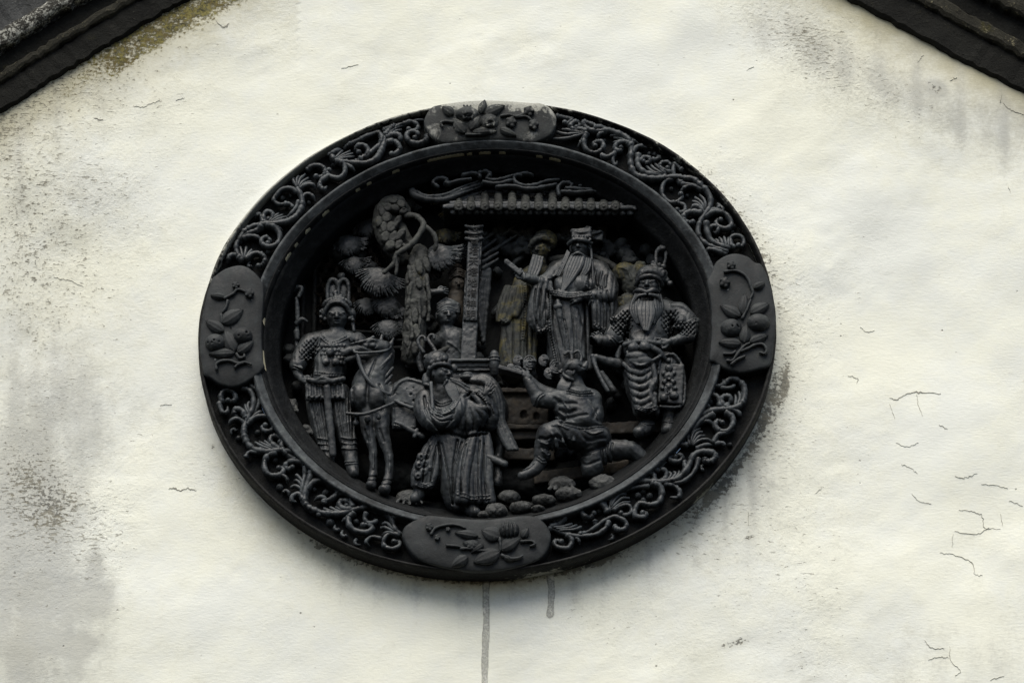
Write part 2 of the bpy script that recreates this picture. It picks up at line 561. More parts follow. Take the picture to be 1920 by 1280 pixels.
M = {}
M['clay'] = clay('dark_clay', (.030, .033, .034), (.016, .018, .019))
M['figure'] = clay('figure_clay', (.029, .0335, .0355), (.008, .0092, .0097), bump=.28, wear=.9, rough=.52, gloss=.42)
M['figure_moss'] = clay('mossy_clay', (.032, .035, .032), (.014, .015, .014), moss=.55)
M['deep'] = clay('recess_shade_clay', (.007, .008, .008), (.003, .0035, .0035), specks=.25, gloss=.1)  # recess shade put into the colour: same clay, darker base
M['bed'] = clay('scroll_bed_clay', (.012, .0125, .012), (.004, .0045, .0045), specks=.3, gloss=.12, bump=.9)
M['brown'] = clay('brown_clay', (.040, .034, .027), (.016, .015, .013), specks=.3)
M['scroll'] = clay('scroll_clay', (.030, .0345, .0365), (.008, .0095, .010), wear=.9, bump=.35, rough=.52, gloss=.42)
M['plate'] = clay('cartouche_clay', (.026, .029, .0295), (.010, .0115, .0118), bump=.3, wear=.5, gloss=.28)
M['plate_pale'] = clay('limewashed_cartouche_clay', (.034, .037, .036), (.015, .0165, .016), pale=.35, bump=.4)
M['rim'] = clay('rim_clay', (.016, .016, .015), (.006, .006, .006), bump=.8, gloss=.12)
M['lip'] = clay('lip_clay', (.054, .060, .062), (.014, .016, .0165), bump=.5, wear=.8)
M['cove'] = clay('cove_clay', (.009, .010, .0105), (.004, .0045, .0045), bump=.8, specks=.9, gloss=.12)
M['rock'] = clay('rock_clay', (.060, .062, .060), (.014, .015, .014), bump=1.0, wear=.8)
M['bark'] = clay('bark_clay', (.044, .046, .042), (.015, .016, .015), moss=.12, bump=.5)
M['letter'] = clay('letter_clay', (.012, .013, .013), (.008, .008, .008), specks=0)

def simple(name, col, rough=.9):
    m, n, l, b = new_mat(name)
    pos = world_pos(n); f = noise_node(n, l, pos, 120, 4, .7)
    c = mix(n, l, f, tuple(x * .65 for x in col), tuple(min(1, x * 1.2) for x in col))
    l.new(c, b.inputs['Base Color']); b.inputs['Roughness'].default_value = rough
    return m
M['paint'] = simple('old_cream_paint', (.46, .42, .28))
M['crack'] = simple('crack_dark', (.30, .29, .24))
M['flake'] = simple('plaster_flake', (.72, .71, .64))

def plaster():
    m, n, l, b = new_mat('weathered_plaster')
    pos = world_pos(n)
    def at(nm):
        a = n.new('ShaderNodeAttribute'); a.attribute_name = nm; return a.outputs['Fac']
    mp = n.new('ShaderNodeMapping'); mp.inputs['Rotation'].default_value = (0, math.radians(-24), 0)
    mp.inputs['Scale'].default_value = (1, 1, 3.0); l.new(pos, mp.inputs['Vector'])
    fleck = noise_node(n, l, mp.outputs[0], 75, 3, .65, .25)
    big = noise_node(n, l, pos, 3.2, 4, .6)
    mid = noise_node(n, l, pos, 24, 5, .72, .2)
    fine = noise_node(n, l, pos, 150, 4, .72)
    A = lambda x, y: mth(n, l, 'ADD', x, y)
    X = lambda x, y: mth(n, l, 'MULTIPLY', x, y)
    edge = A(X(mth(n, l, 'SUBTRACT', mid, .5), 1.5), X(mth(n, l, 'SUBTRACT', fine, .5), 1.1))     # ragged edges for every stain
    rough = at('rough')
    col = mix(n, l, ramp(n, l, A(X(big, .7), X(mid, .3)), .38, .62), (.765, .780, .715), (.825, .825, .700))
    col = mix(n, l, ramp(n, l, A(X(mid, .5), X(fine, .5)), .50, .70, 0, .20), col, (.66, .67, .61))
    # tan ageing, strongest under the eaves
    och = at('ochre')
    col = mix(n, l, ramp(n, l, A(och, X(edge, .30)), .02, .95, 0, .9), col, (.40, .365, .225))
    # grey washed-off film, plus a vignette painted into the corners
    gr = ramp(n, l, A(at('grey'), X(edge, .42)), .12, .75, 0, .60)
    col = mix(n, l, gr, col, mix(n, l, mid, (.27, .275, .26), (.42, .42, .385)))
    # mould: black growth, speckled, denser where the attribute is higher
    spk = A(X(fine, .48), A(X(mid, .27), X(fleck, .25)))
    thr = mth(n, l, 'SUBTRACT', .685, X(at('mould'), .225))
    md = ramp(n, l, mth(n, l, 'SUBTRACT', spk, thr), -.02, .06)
    col = mix(n, l, X(at('mould'), .30), col, (.40, .385, .31))
    col = mix(n, l, X(md, .80), col, mix(n, l, ramp(n, l, mid, .42, .6), (.05, .05, .045), (.20, .185, .14)))
    # short scratches and flecks
    fl = ramp(n, l, mth(n, l, 'SUBTRACT', fleck, mth(n, l, 'SUBTRACT', .735, X(rough, .17))), 0.0, .05)
    col = mix(n, l, X(fl, .62), col, (.23, .215, .165))
    vor = n.new('ShaderNodeTexVoronoi'); vor.inputs['Scale'].default_value = 42; l.new(pos, vor.inputs['Vector'])
    sep = n.new('ShaderNodeSeparateColor'); l.new(vor.outputs['Color'], sep.inputs[0])
    pit = X(X(ramp(n, l, sep.outputs[0], .91, .92), ramp(n, l, vor.outputs['Distance'], .04, .12, 1, 0)), ramp(n, l, fine, .4, .6))
    col = mix(n, l, X(pit, .75), col, (.15, .14, .11))
    # moss
    mthr = mth(n, l, 'SUBTRACT', .80, X(at('moss'), .40))
    mo = ramp(n, l, mth(n, l, 'SUBTRACT', spk, mthr), -.04, .09)
    mcol = mix(n, l, ramp(n, l, fine, .42, .60), (.022, .020, .007), mix(n, l, ramp(n, l, mid, .45, .6), (.10, .075, .02), (.20, .175, .05)))
    col = mix(n, l, X(mo, .93), col, mcol)
    l.new(col, b.inputs['Base Color'])
    b.inputs['Roughness'].default_value = .92; b.inputs['Specular IOR Level'].default_value = .15
    h = A(X(A(X(mid, .5), X(fine, .25)), A(.12, X(rough, 1.15))), X(noise_node(n, l, pos, 7, 3, .55), .22))
    h = A(h, X(fleck, .09)); h = mth(n, l, 'SUBTRACT', h, X(A(pit, fl), .22)); h = mth(n, l, 'SUBTRACT', h, X(md, .14))
    bp = n.new('ShaderNodeBump'); bp.inputs['Strength'].default_value = .6; bp.inputs['Distance'].default_value = .009
    l.new(h, bp.inputs['Height']); l.new(bp.outputs[0], b.inputs['Normal'])
    return m
M['plaster'] = plaster()

def eave_mat(name, base, pale, amt, moss):
    m, n, l, b = new_mat(name)
    pos = world_pos(n)
    big = noise_node(n, l, pos, 12, 6, .7); mid = noise_node(n, l, pos, 55, 6, .75, .3); fine = noise_node(n, l, pos, 240, 4, .7)
    col = mix(n, l, ramp(n, l, big, .3, .7), tuple(c * .5 for c in base), base)
    col = mix(n, l, ramp(n, l, noise_node(n, l, pos, 20, 6, .7), .60, .75, 0, moss), col, (.055, .05, .015))
    lich = ramp(n, l, mth(n, l, 'ADD', mth(n, l, 'MULTIPLY', mid, .6), mth(n, l, 'MULTIPLY', fine, .4)), .64 - amt, .74 - amt)
    col = mix(n, l, mth(n, l, 'MULTIPLY', lich, .85), col, pale)
    l.new(col, b.inputs['Base Color']); b.inputs['Roughness'].default_value = .9; b.inputs['Specular IOR Level'].default_value = .2
    bp = n.new('ShaderNodeBump'); bp.inputs['Strength'].default_value = .8; bp.inputs['Distance'].default_value = .008
    l.new(mth(n, l, 'ADD', mid, mth(n, l, 'MULTIPLY', fine, .4)), bp.inputs['Height']); l.new(bp.outputs[0], b.inputs['Normal'])
    return m
M['fascia'] = eave_mat('sooty_eave_plaster', (.018, .018, .015), (.16, .155, .12), .045, .5)
M['ledge'] = eave_mat('grimy_ledge', (.040, .038, .028), (.20, .18, .11), .09, .9)
M['coping'] = eave_mat('lichened_coping', (.045, .043, .036), (.48, .48, .42), .16, .5)
M['slope'] = eave_mat('old_roof_slope', (.085, .087, .085), (.20, .20, .19), .07, .2)

# ------------------------------------------------------------------ the oval, in wall mm
CX, CY = -45.5, 0.5
RA, RB = 537.0, 471.5
SKEW = .027                      # the plaque hangs a touch askew
def oval(r, th, d):
    return (CX + RA * r * np.cos(th), CY + RB * r * np.sin(th) + SKEW * RA * r * np.cos(th), d)

# ------------------------------------------------------------------ eave lines in photo pixels (foot of the eaves on the wall)
EL = [(-420, 500), (-200, 345), (0, 216), (130, 134), (259, 57), (360, 0), (520, -85)]
ER = [(1400, -95), (1584, 0), (1750, 89), (1920, 180), (2150, 300), (2400, 425)]

# ------------------------------------------------------------------ wall: polar sheet with an opening behind the plaque
def build_wall():
    nt_, nr = 620, 190
    th = np.linspace(0, 2 * math.pi, nt_, endpoint=False)
    rr = .93 + 1.75 * np.linspace(0, 1, nr) ** 1.25
    T, R = np.meshgrid(th, rr)
    # superellipse growth so that the sheet fills the rectangular view
    grow = (R - .93) / 1.75
    cc, ss = np.cos(T), np.sin(T)
    sq = 1 / np.maximum(np.abs(cc), np.abs(ss))
    k = 1 + grow * (sq - 1)
    X = CX + RA * R * cc * k; Y = CY + RB * R * ss * k + SKEW * RA * R * cc * k
    px, py = pix(X, Y, 0 * X)
    pts = np.stack([X.ravel(), Y.ravel()], 1)
    rot = math.radians(24)
    q = np.stack([pts[:, 0] * math.cos(rot) + pts[:, 1] * math.sin(rot), 2.6 * (-pts[:, 0] * math.sin(rot) + pts[:, 1] * math.cos(rot))], 1)
    Z = 7.0 * vnoise(pts, 420, 1, 2) + 5.5 * vnoise(pts, 170, 2, 2) + 1.4 * vnoise(pts, 70, 4, 2) + 1.2 * vnoise(q, 110, 3, 4) * np.clip(.4 + vnoise(pts, 300, 8, 2) * 1.5, 0, 1) + .9 * vnoise(pts, 24, 5, 3) * np.clip(.35 + vnoise(pts, 200, 9, 2) * 1.6, 0, 1)
    Z = Z.reshape(X.shape) * (.25 + .75 * (1 - np.exp(-((R - 1.0) / .16) ** 2)))
    # trowelled build-up round the oval
    Z += 3.0 * np.exp(-((R - 1.0) / .03) ** 2)
    V = np.stack([X.ravel(), Y.ravel(), Z.ravel()], 1)
    i = np.arange(nr - 1)[:, None] * nt_; j = np.arange(nt_)[None, :]; jn = (j + 1) % nt_
    Q = np.stack([(i + j), (i + jn), (i + nt_ + jn), (i + nt_ + j)], -1).reshape(-1, 4)[:, ::-1]
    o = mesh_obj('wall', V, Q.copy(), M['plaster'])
    # stain maps, with painted corner darkening in the grey one, shaped like the ones in the photograph
    x, y = px.ravel(), py.ravel()
    def g(cx, cy, sx, sy, a=1.0, rot=0.0):
        c, s_ = math.cos(math.radians(rot)), math.sin(math.radians(rot))
        u, v = (x - cx) * c + (y - cy) * s_, -(x - cx) * s_ + (y - cy) * c
        return a * np.exp(-(u / sx) ** 2 - (v / sy) ** 2)
    n1 = vnoise(np.stack([x, y], 1), 90, 11, 4); n2 = vnoise(np.stack([x, y], 1), 40, 12, 3); n3 = vnoise(np.stack([x, y * .25], 1), 26, 13, 3)
    yl = np.interp(x, [p[0] for p in EL], [p[1] for p in EL]); yr = np.interp(x, [p[0] for p in ER], [p[1] for p in ER])
    dl = (y - yl) * .85 + 14 * n2; dr = (y - yr) * .88 + 12 * n2
    dl = np.where(x < 560, dl, 999); dr = np.where(x > 1380, dr, 999)
    ang = np.degrees(np.arctan2(-(y - 640), x - 914)) % 360     # photo sense, 90 = up
    rad = R.ravel(); out = (rad - 1.0) * 480
    def arc(a0, a1, f=14):
        a = ang
        return 1 / (1 + np.exp(-(a - a0) / f * 4)) * 1 / (1 + np.exp((a - a1) / f * 4))
    ang2 = (ang + 180) % 360 - 180
    mould = g(50, 480, 150, 240, .62) + g(200, 640, 80, 130, .25) + g(60, 900, 100, 110, .62) + g(110, 960, 60, 60, .4)
    mould += .55 * np.exp(-np.maximum(dl, 0) / 60) * (x < 480) + g(250, 150, 120, 60, .35, -30)
    mould += np.exp(-((out - 14) / (20 + 9 * n2)) ** 2) * arc(12, 42, 8) * .62
    mould += np.exp(-((out - 8) / (17 + 9 * n2)) ** 2) * np.clip(arc(322, 352, 8), 0, 1) * .75
    mould += np.exp(-((out - 3) / (14 + 8 * n2)) ** 2) * arc(292, 332, 8) * .55
    mould += np.exp(-((out - 8) / (24 + 9 * n2)) ** 2) * (1 / (1 + np.exp(-(ang2 + 14) * .4)) / (1 + np.exp((ang2 - 14) * .4))) * .45
    mould += np.exp(-((out - 1) / (10 + 4 * n2)) ** 2) * arc(225, 300, 6) * .8
    mould += g(1474, 715, 9, 55, .75, 4) + g(1440, 800, 22, 60, .3, 25) + g(1405, 1010, 12, 70, .55) + g(1380, 1205, 34, 7, 1.1, -14)
    mould += g(1345, 1040, 10, 24, .5) + g(400, 838, 7, 7, .9) + g(430, 775, 6, 6, .7)
    mould += g(1490, 60, 110, 50, .34, 28) + g(1640, 130, 160, 34, .26, 28) + g(1757, 168, 16, 11, .8, 30)
    mould += (.10 + .10 * n1)
    grey = g(40, 1010, 120, 330, .62) + g(110, 780, 130, 140, .42) + g(183, 1115, 34, 42, .55) + g(178, 1060, 14, 30, .5) + g(130, 1208, 60, 18, .7)
    grey += g(95, 1120, 46, 26, .5) + g(1500, 85, 150, 55, .42, 28) + g(1690, 175, 160, 40, .34, 28) + g(1757, 168, 18, 12, .8, 30)
    grey += g(1430, 860, 80, 110, .22) + g(1500, 1000, 150, 150, .12) + g(1890, 240, 80, 60, .3) + g(1500, 1240, 300, 70, .10) + g(1840, 1240, 150, 90, .10)
    grey += .10 * np.exp(-(out / 60) ** 2) * arc(230, 310, 20)
    grey += g(0, 1300, 330, 260, .22) + g(1940, 1300, 340, 240, .12) + g(1940, 60, 330, 240, .20, 20) + g(-20, 300, 260, 260, .16) + g(960, 1330, 700, 110, .10)  # painted vignette: greys the wall towards the view corners and edges
    for sx_, sy_, ln, am in ((640, 1075, 60, .22), (705, 1100, 70, .20), (780, 1115, 60, .18), (860, 1125, 80, .22), (960, 1120, 70, .25), (1075, 1105, 60, .24), (1130, 1080, 70, .2), (1215, 1040, 80, .24), (1300, 985, 90, .24), (1360, 930, 90, .26), (1410, 870, 110, .3)):
        grey += g(sx_, sy_, 9, ln, am) + g(sx_ + 14, sy_ + 10, 20, ln * .7, am * .5)
    for sx_, ln, am in ((40, 160, .2), (110, 120, .22), (190, 110, .2), (1650, 90, .2), (1720, 110, .24), (1800, 120, .22), (1880, 130, .24)):
        grey += g(sx_, np.interp(sx_, [0, 360, 1584, 1920], [216, 0, 0, 180]) + ln * .7, 12, ln, am)
    grey = grey * (1 + .6 * n3) + .05 * (1 + n1)
    moss = np.exp(-(np.maximum(dl - 26, 0) / 44) ** 2) * np.clip((x + 40) / 260, 0, 1) * (x < 520) * .95
    moss += .35 * np.exp(-(np.maximum(dr, 0) / 12) ** 2) * (x > 1400)
    moss += .35 * np.exp(-((out - 4) / 14) ** 2) * arc(262, 312, 10)
    ochre = .75 * np.exp(-(np.maximum(dr, 0) / 60) ** 1.3) * (x > 1380) + .70 * np.exp(-(np.maximum(dl, 0) / 90) ** 1.3) * (x < 600)
    ochre += .42 * np.exp(-(out / 45) ** 2) * arc(205, 320, 15) + g(80, 520, 200, 220, .26) + g(1700, 200, 330, 110, .22, 26) + g(300, 60, 300, 80, .16, -28) + .12 * np.clip(n1, 0, 1)
    ochre += g(40, 1150, 60, 160, .25) + g(620, 330, 160, 90, .10, -35)
    rough = g(90, 430, 220, 260, .72) + g(70, 960, 150, 200, .95) + g(200, 1000, 60, 90, .5) + g(1500, 60, 160, 80, .75, 28) + g(1640, 170, 250, 60, .4, 28)
    rough += .8 * np.exp(-np.maximum(dl, 0) / 90) * (x < 560) + .75 * np.exp(-(out / 85) ** 2) * (1 / (1 + np.exp(-(ang2 + 60) * .2)) / (1 + np.exp((ang2 - 40) * .2))) + .35 * np.exp(-(out / 60) ** 2) * arc(190, 300, 20)
    rough += g(1500, 1100, 130, 200, .35) + g(1180, 1180, 260, 90, .30) + .30 * np.clip(n1 + .15, 0, 1) + .15 * np.clip(vnoise(np.stack([x, y], 1), 260, 19, 2), 0, 1)
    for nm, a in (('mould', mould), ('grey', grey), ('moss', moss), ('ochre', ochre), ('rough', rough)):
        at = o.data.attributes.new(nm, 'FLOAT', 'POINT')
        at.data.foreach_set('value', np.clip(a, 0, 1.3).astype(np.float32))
    return o

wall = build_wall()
prop(wall, 'weathered cream-white plaster gable wall with mould stains and cracks', 'wall')

# cracks: thin dark splits with a lifted flake of plaster along the lower side
def crack(pts, wd=2.2, flake=True):
    c = crom(np.array([(x, y) for x, y in pts], dtype=float), 7)
    c[1:-1] += RNG.normal(0, .9, (len(c) - 2, 2))
    t = np.linspace(0, 1, len(c)); wv = wd * np.sin(np.pi * np.clip(t, .02, .98)) ** .8 * np.clip(.75 + .75 * vnoise(np.stack([t * 9 + pts[0][0], 0 * t], 1), 1.3, 77, 2), .08, 1.6)
    wv = np.clip(wv, .12, None)
    tg = np.gradient(c, axis=0); tg /= np.linalg.norm(tg, axis=1)[:, None] + 1e-9
    nr = np.stack([-tg[:, 1], tg[:, 0]], 1)
    V = []; F = []
    for i in range(len(c)):
        a = c[i] + nr[i] * wv[i] * .5; b = c[i] - nr[i] * wv[i] * .5
        pa, pb = P(a[0], a[1], 0), P(b[0], b[1], 0)
        V += [(pa[0], pa[1], zs(pa) + .9), (pb[0], pb[1], zs(pb) + .9), (pb[0], pb[1], zs(pb) - 5), (pa[0], pa[1], zs(pa) - 5)]
    for i in range(len(c) - 1):
        a, b = 4 * i, 4 * i + 4
        for k in range(4): F.append((a + k, a + (k + 1) % 4, b + (k + 1) % 4, b + k))
    F += [(0, 1, 2, 3), (len(V) - 1, len(V) - 2, len(V) - 3, len(V) - 4)]
    mesh_obj('crack', V, F, M['crack'], wall, False)

_wv = np.array([v.co for v in wall.data.vertices])
_wx, _wz, _wy = _wv[:, 0] * 1000, -_wv[:, 1] * 1000, (_wv[:, 2] - LIFT) * 1000
def zs(p):
    i = np.argmin((_wx - p[0]) ** 2 + (_wy - p[1]) ** 2)
    return float(_wz[i])

for pts, wd in (
    ([(1668, 745), (1682, 749), (1695, 741), (1712, 735), (1732, 735), (1764, 738)], 3.0),
    ([(1719, 738), (1722, 760), (1730, 780)], 1.6), ([(1760, 797), (1776, 805)], 2.4),
    ([(1668, 757), (1678, 785)], 1.0), ([(1590, 704), (1608, 708), (1606, 718)], 1.2), ([(1613, 612), (1626, 621), (1640, 618)], 1.2),
    ([(1710, 925), (1722, 939), (1746, 944)], 2.0), ([(1790, 893), (1812, 896), (1832, 888)], 1.4),
    ([(1798, 955), (1820, 958), (1842, 966), (1846, 988), (1876, 990)], 2.0), ([(1876, 962), (1880, 985)], 1.5),
    ([(1790, 995), (1830, 1000), (1855, 988)], 1.6), ([(1787, 1000), (1785, 1026)], 1.2),
    ([(1762, 1036), (1790, 1040), (1822, 1054), (1828, 1076), (1842, 1078)], 2.0), ([(1680, 830), (1700, 838), (1722, 830)], 1.2),
    ([(1690, 870), (1710, 880), (1720, 888)], 1.0), ([(1840, 908), (1870, 910), (1890, 915)], 1.0), ([(1892, 938), (1918, 947)], 1.6),
    ([(1733, 1200), (1744, 1214), (1770, 1218)], 2.4), ([(1780, 1212), (1782, 1238), (1800, 1258), (1790, 1268)], 1.8), ([(1856, 1276), (1882, 1268)], 1.8),
    ([(1740, 1238), (1760, 1232), (1778, 1234)], 1.2),
    ([(316, 916), (326, 914), (338, 919), (352, 915), (368, 918)], 3.2),
    ([(1880, 195), (1896, 209), (1920, 217)], 2.4), ([(1878, 180), (1874, 194)], 1.4), ([(1720, 118), (1732, 104)], 1.0), ([(1780, 154), (1794, 148)], 1.0),
    ([(100, 518), (130, 524), (156, 536)], 1.0), ([(176, 222), (194, 226)], 3.0), ([(300, 760), (322, 758)], .8), ([(405, 42), (420, 54), (430, 46)], 4.0),
    ([(1528, 925), (1540, 915)], 1.4), ([(1402, 960), (1404, 985)], 1.6), ([(1300, 985), (1308, 970)], 1.0), ([(1894, 362), (1890, 350)], 1.2), ([(1400, 132), (1414, 126)], .9),
    ([(250, 200), (268, 204), (280, 198), (300, 190)], 1.0), ([(330, 190), (346, 184)], .9), ([(640, 130), (672, 122)], .9)):
    crack(pts, wd * (.75 if wd > 2.9 else .45))

# paint runs below the plaque
def drip(pts, wd, name='paint_drip'):
    m, n, l, b = new_mat('drip_film')
    a = n.new('ShaderNodeAttribute'); a.attribute_name = 'edge'
    pos = world_pos(n); f = noise_node(n, l, pos, 60, 6, .75)
    c = mix(n, l, mth(n, l, 'MULTIPLY', ramp(n, l, a.outputs['Fac'], .45, .9), ramp(n, l, f, .35, .6), True), (.40, .40, .36), (.13, .13, .115))
    c = mix(n, l, ramp(n, l, f, .48, .66), c, (.66, .65, .58))
    l.new(c, b.inputs['Base Color']); b.inputs['Roughness'].default_value = .8
    al = mth(n, l, 'MULTIPLY', ramp(n, l, a.outputs['Fac'], .80, 1.0, 1, 0), ramp(n, l, f, .30, .62, .25, .85))
    l.new(al, b.inputs['Alpha'])
    cc = crom(np.array(pts, dtype=float), 12); V = []; E = []; F = []
    for i, (x, y) in enumerate(cc):
        t = i / (len(cc) - 1); w_ = wd * (1 + .08 * math.sin(i * .45) + .06 * math.sin(i * .19 + 1) + .03 * RNG.normal()) * (1 if t < .93 else max(.25, math.sqrt(max(0.0, 1 - ((t - .93) / .07) ** 2))))
        for k in range(7):
            u = k / 3 - 1
            p = P(x + u * w_ * .5, y, 0); V.append((p[0], p[1], zs(p) + 1.2 + .5 * math.sqrt(max(0, 1 - u * u)))); E.append(abs(u))
    for i in range(len(cc) - 1):
        for k in range(6):
            a0 = i * 7 + k; F.append((a0, a0 + 7, a0 + 8, a0 + 1))
    o = mesh_obj(name, V, F, m, wall)
    at = o.data.attributes.new('edge', 'FLOAT', 'POINT'); at.data.foreach_set('value', np.array(E, dtype=np.float32))
    return o
drip([(912, 1086), (911, 1120), (912, 1160), (910, 1210), (909, 1250), (908, 1300)], 14)
drip([(1031, 1080), (1034, 1105), (1033, 1130), (1031, 1157)], 14)

# ------------------------------------------------------------------ eaves: stepped mouldings swept along the gable edge
def eave(line, side, label):
    root = empty('roof_eave', label, 'eaves')
    ln = crom(np.array(line, dtype=float), 14)
    W0 = np.array([P(x, y, 0)[:2] for x, y in ln])
    tg = np.gradient(W0, axis=0); tg /= np.linalg.norm(tg, axis=1)[:, None]
    up = np.stack([-tg[:, 1], tg[:, 0]], 1); up *= np.sign(up[:, 1:2])
    def sweep(name, prof, mat, wob=2.0):
        prof = np.array(prof, dtype=float); m = len(prof); V = []; F = []
        nz = vnoise(np.arange(len(ln) * m)[:, None] * np.array([[1.0, 0]]) + [[len(name) * 17, 3]], 3.0, 21, 2).reshape(len(ln), m)
        for i in range(len(ln)):
            for k, (s_, d) in enumerate(prof):
                w_ = 1.5 * wob * nz[i, k]
                q = W0[i] + up[i] * (s_ + w_)
                V.append((q[0], q[1], d + w_ * .6))
        for i in range(len(ln) - 1):
            for k in range(m - 1):
                a = i * m + k; f = (a, a + 1, a + m + 1, a + m)
                F.append(f if side < 0 else f[::-1])
        mesh_obj(name, V, F, mat, root, False)
    if side < 0:
        sweep('fascia', [(0, -12), (1, 5.5), (4, 13.2), (26, 15.4), (46, 16.5), (46, -10)], M['fascia'], 2.5)
        sweep('ledge', [(47, -10), (47, 16.5), (49, 24.2), (54, 27.5), (62, 27.5), (66, 24.2), (66, -10)], M['ledge'], 2.5)
        sweep('upper_fascia', [(66.5, -10), (66.5, 16.5), (80, 18.7), (98, 19.8), (98, -10)], M['fascia'], 2)
        sweep('coping', [(98.5, -10), (98.5, 19.8), (99, 40.7), (102, 46.2), (108, 49.5), (116, 50.05), (124, 48.4), (130, 44), (133, 33), (133, -10)], M['coping'], 3.5)
        sweep('roof_slope', [(133.5, -10), (133.5, 22), (180, 28.6), (260, 44), (420, 66)], M['slope'], 4)
    else:
        sweep('fascia', [(0, -12), (1, 6.6), (5, 14.3), (30, 16.5), (58, 17.6), (58, -10)], M['fascia'], 2.5)
        sweep('ledge', [(58.5, -10), (58.5, 17.6), (60, 26.4), (66, 30.8), (84, 30.8), (88, 27.5), (88, -10)], M['ledge'], 2.5)
        sweep('upper_fascia', [(88.5, -10), (88.5, 19.8), (104, 22), (126, 23.1), (126, -10)], M['fascia'], 2)
        sweep('coping', [(126.5, -10), (126.5, 23.1), (127, 42.9), (131, 48.4), (140, 50.6), (158, 50.6), (164, 45.1), (164, -10)], M['ledge'], 3)
        sweep('roof_slope', [(164.5, -10), (164.5, 27.5), (220, 34.1), (300, 49.5), (440, 71.5)], M['fascia'], 4)
    return root
eave(EL, -1, 'black stepped roof eave with lichened coping at upper left corner')
eave(ER, 1, 'dark stepped roof eave with grimy ledges at upper right corner')

# ------------------------------------------------------------------ plaque
plaque = empty('relief_plaque', 'oval dark grey carved relief plaque with figures, set in the white wall', 'relief')
plaque.location = (CX / 1000, 0, CY / 1000 + LIFT)
def lathe(name, prof, mat, parent=None, seg=300, wob=.6, label=None):
    th = np.linspace(0, 2 * math.pi, seg, endpoint=False)
    V = []; m = len(prof)
    for k, (r, d) in enumerate(prof):
        q = np.stack([np.cos(th) * 40 + k * 3.1, np.sin(th) * 40 + len(name)], 1)
        nz = vnoise(q, 6, 31 + k % 3, 3) * wob
        X, Y, _ = oval(r, th, 0)
        V.append(np.stack([X + nz * np.cos(th), Y + nz * np.sin(th), np.full(seg, d) + nz * .8], 1))
    V = np.vstack(V); F = []
    i = np.arange(m - 1)[:, None] * seg; j = np.arange(seg)[None, :]; jn = (j + 1) % seg
    Q = np.stack([i + j, i + jn, i + seg + jn, i + seg + j], -1).reshape(-1, 4)
    o = mesh_obj(name, V, Q, mat, None, True, label)
    return adopt(o, parent)
def adopt(o, parent=None):
    """make o a part of the plaque (or of one of its parts) without moving it"""
    parent = parent or plaque
    o.parent = parent
    o.matrix_parent_inverse = Matrix.Translation(-Vector(plaque.location)) if parent is plaque else Matrix()
    return o
def part(name, V, F, mat, parent=None, label=None, smooth=True):
    return adopt(mesh_obj(name, V, F, mat, None, smooth, label), parent)
def spart(s, name, mat, parent=None, label=None):
    V, Q = s.mesh(); return part(name, V, Q, mat, parent, label)

def lime(o, f):
    '''limewash overspill: f(photo x, photo y, depth mm) -> 0..1'''
    v = np.array([q.co for q in o.data.vertices]) * 1000
    X, Z, Y = v[:, 0], -v[:, 1], v[:, 2] - LIFT * 1000
    x, y = pix(X, Y, Z)
    at = o.data.attributes.new('lime', 'FLOAT', 'POINT'); at.data.foreach_set('value', np.clip(f(x, y, Z), 0, 1).astype(np.float32))
D0, DF = 62.0, 32.0       # height of the frame face, of the scroll bed
FLOOR = -72.0
rim = lathe('outer_rim', [(.985, -20), (1.0, -6), (1.002, 8), (1.002, 46), (1.000, 54), (.997, 57.5), (.992, 58), (.988, 55), (.986, 50), (.985, DF - 2)], M['rim'], wob=1.6)
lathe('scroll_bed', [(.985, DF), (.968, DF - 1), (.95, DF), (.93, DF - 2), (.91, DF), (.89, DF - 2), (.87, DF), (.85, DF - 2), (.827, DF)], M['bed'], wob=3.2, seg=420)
lip = lathe('inner_lip', [(.827, DF - 3), (.827, 55), (.824, 61), (.819, 63), (.813, 62), (.803, 57.5), (.796, 55.2), (.789, 52), (.786, 40)], M['lip'], wob=1.0)
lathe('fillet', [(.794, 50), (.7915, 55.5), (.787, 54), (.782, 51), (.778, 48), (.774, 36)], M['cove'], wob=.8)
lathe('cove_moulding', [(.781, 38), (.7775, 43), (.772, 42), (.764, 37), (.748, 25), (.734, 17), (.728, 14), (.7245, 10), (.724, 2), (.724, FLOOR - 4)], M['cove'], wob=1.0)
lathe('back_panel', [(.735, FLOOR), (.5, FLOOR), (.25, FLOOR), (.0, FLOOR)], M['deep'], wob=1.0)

def _rimlime(x, y, z):
    a = np.degrees(np.arctan2(640 - y, x - 914)) % 360
    w1 = np.exp(-((a - 143) / 22) ** 2) * .75 + np.exp(-((a - 95) / 30) ** 2) * .5 * (z > 40)
    w2 = np.exp(-((a - 283) / 7) ** 2) * (z < 14) * .75 + np.exp(-((a - 324) / 3) ** 2) * .7 * (z < 30) + np.exp(-((a - 40) / 14) ** 2) * .28
    return w1 + w2 + .12
lime(rim, _rimlime)
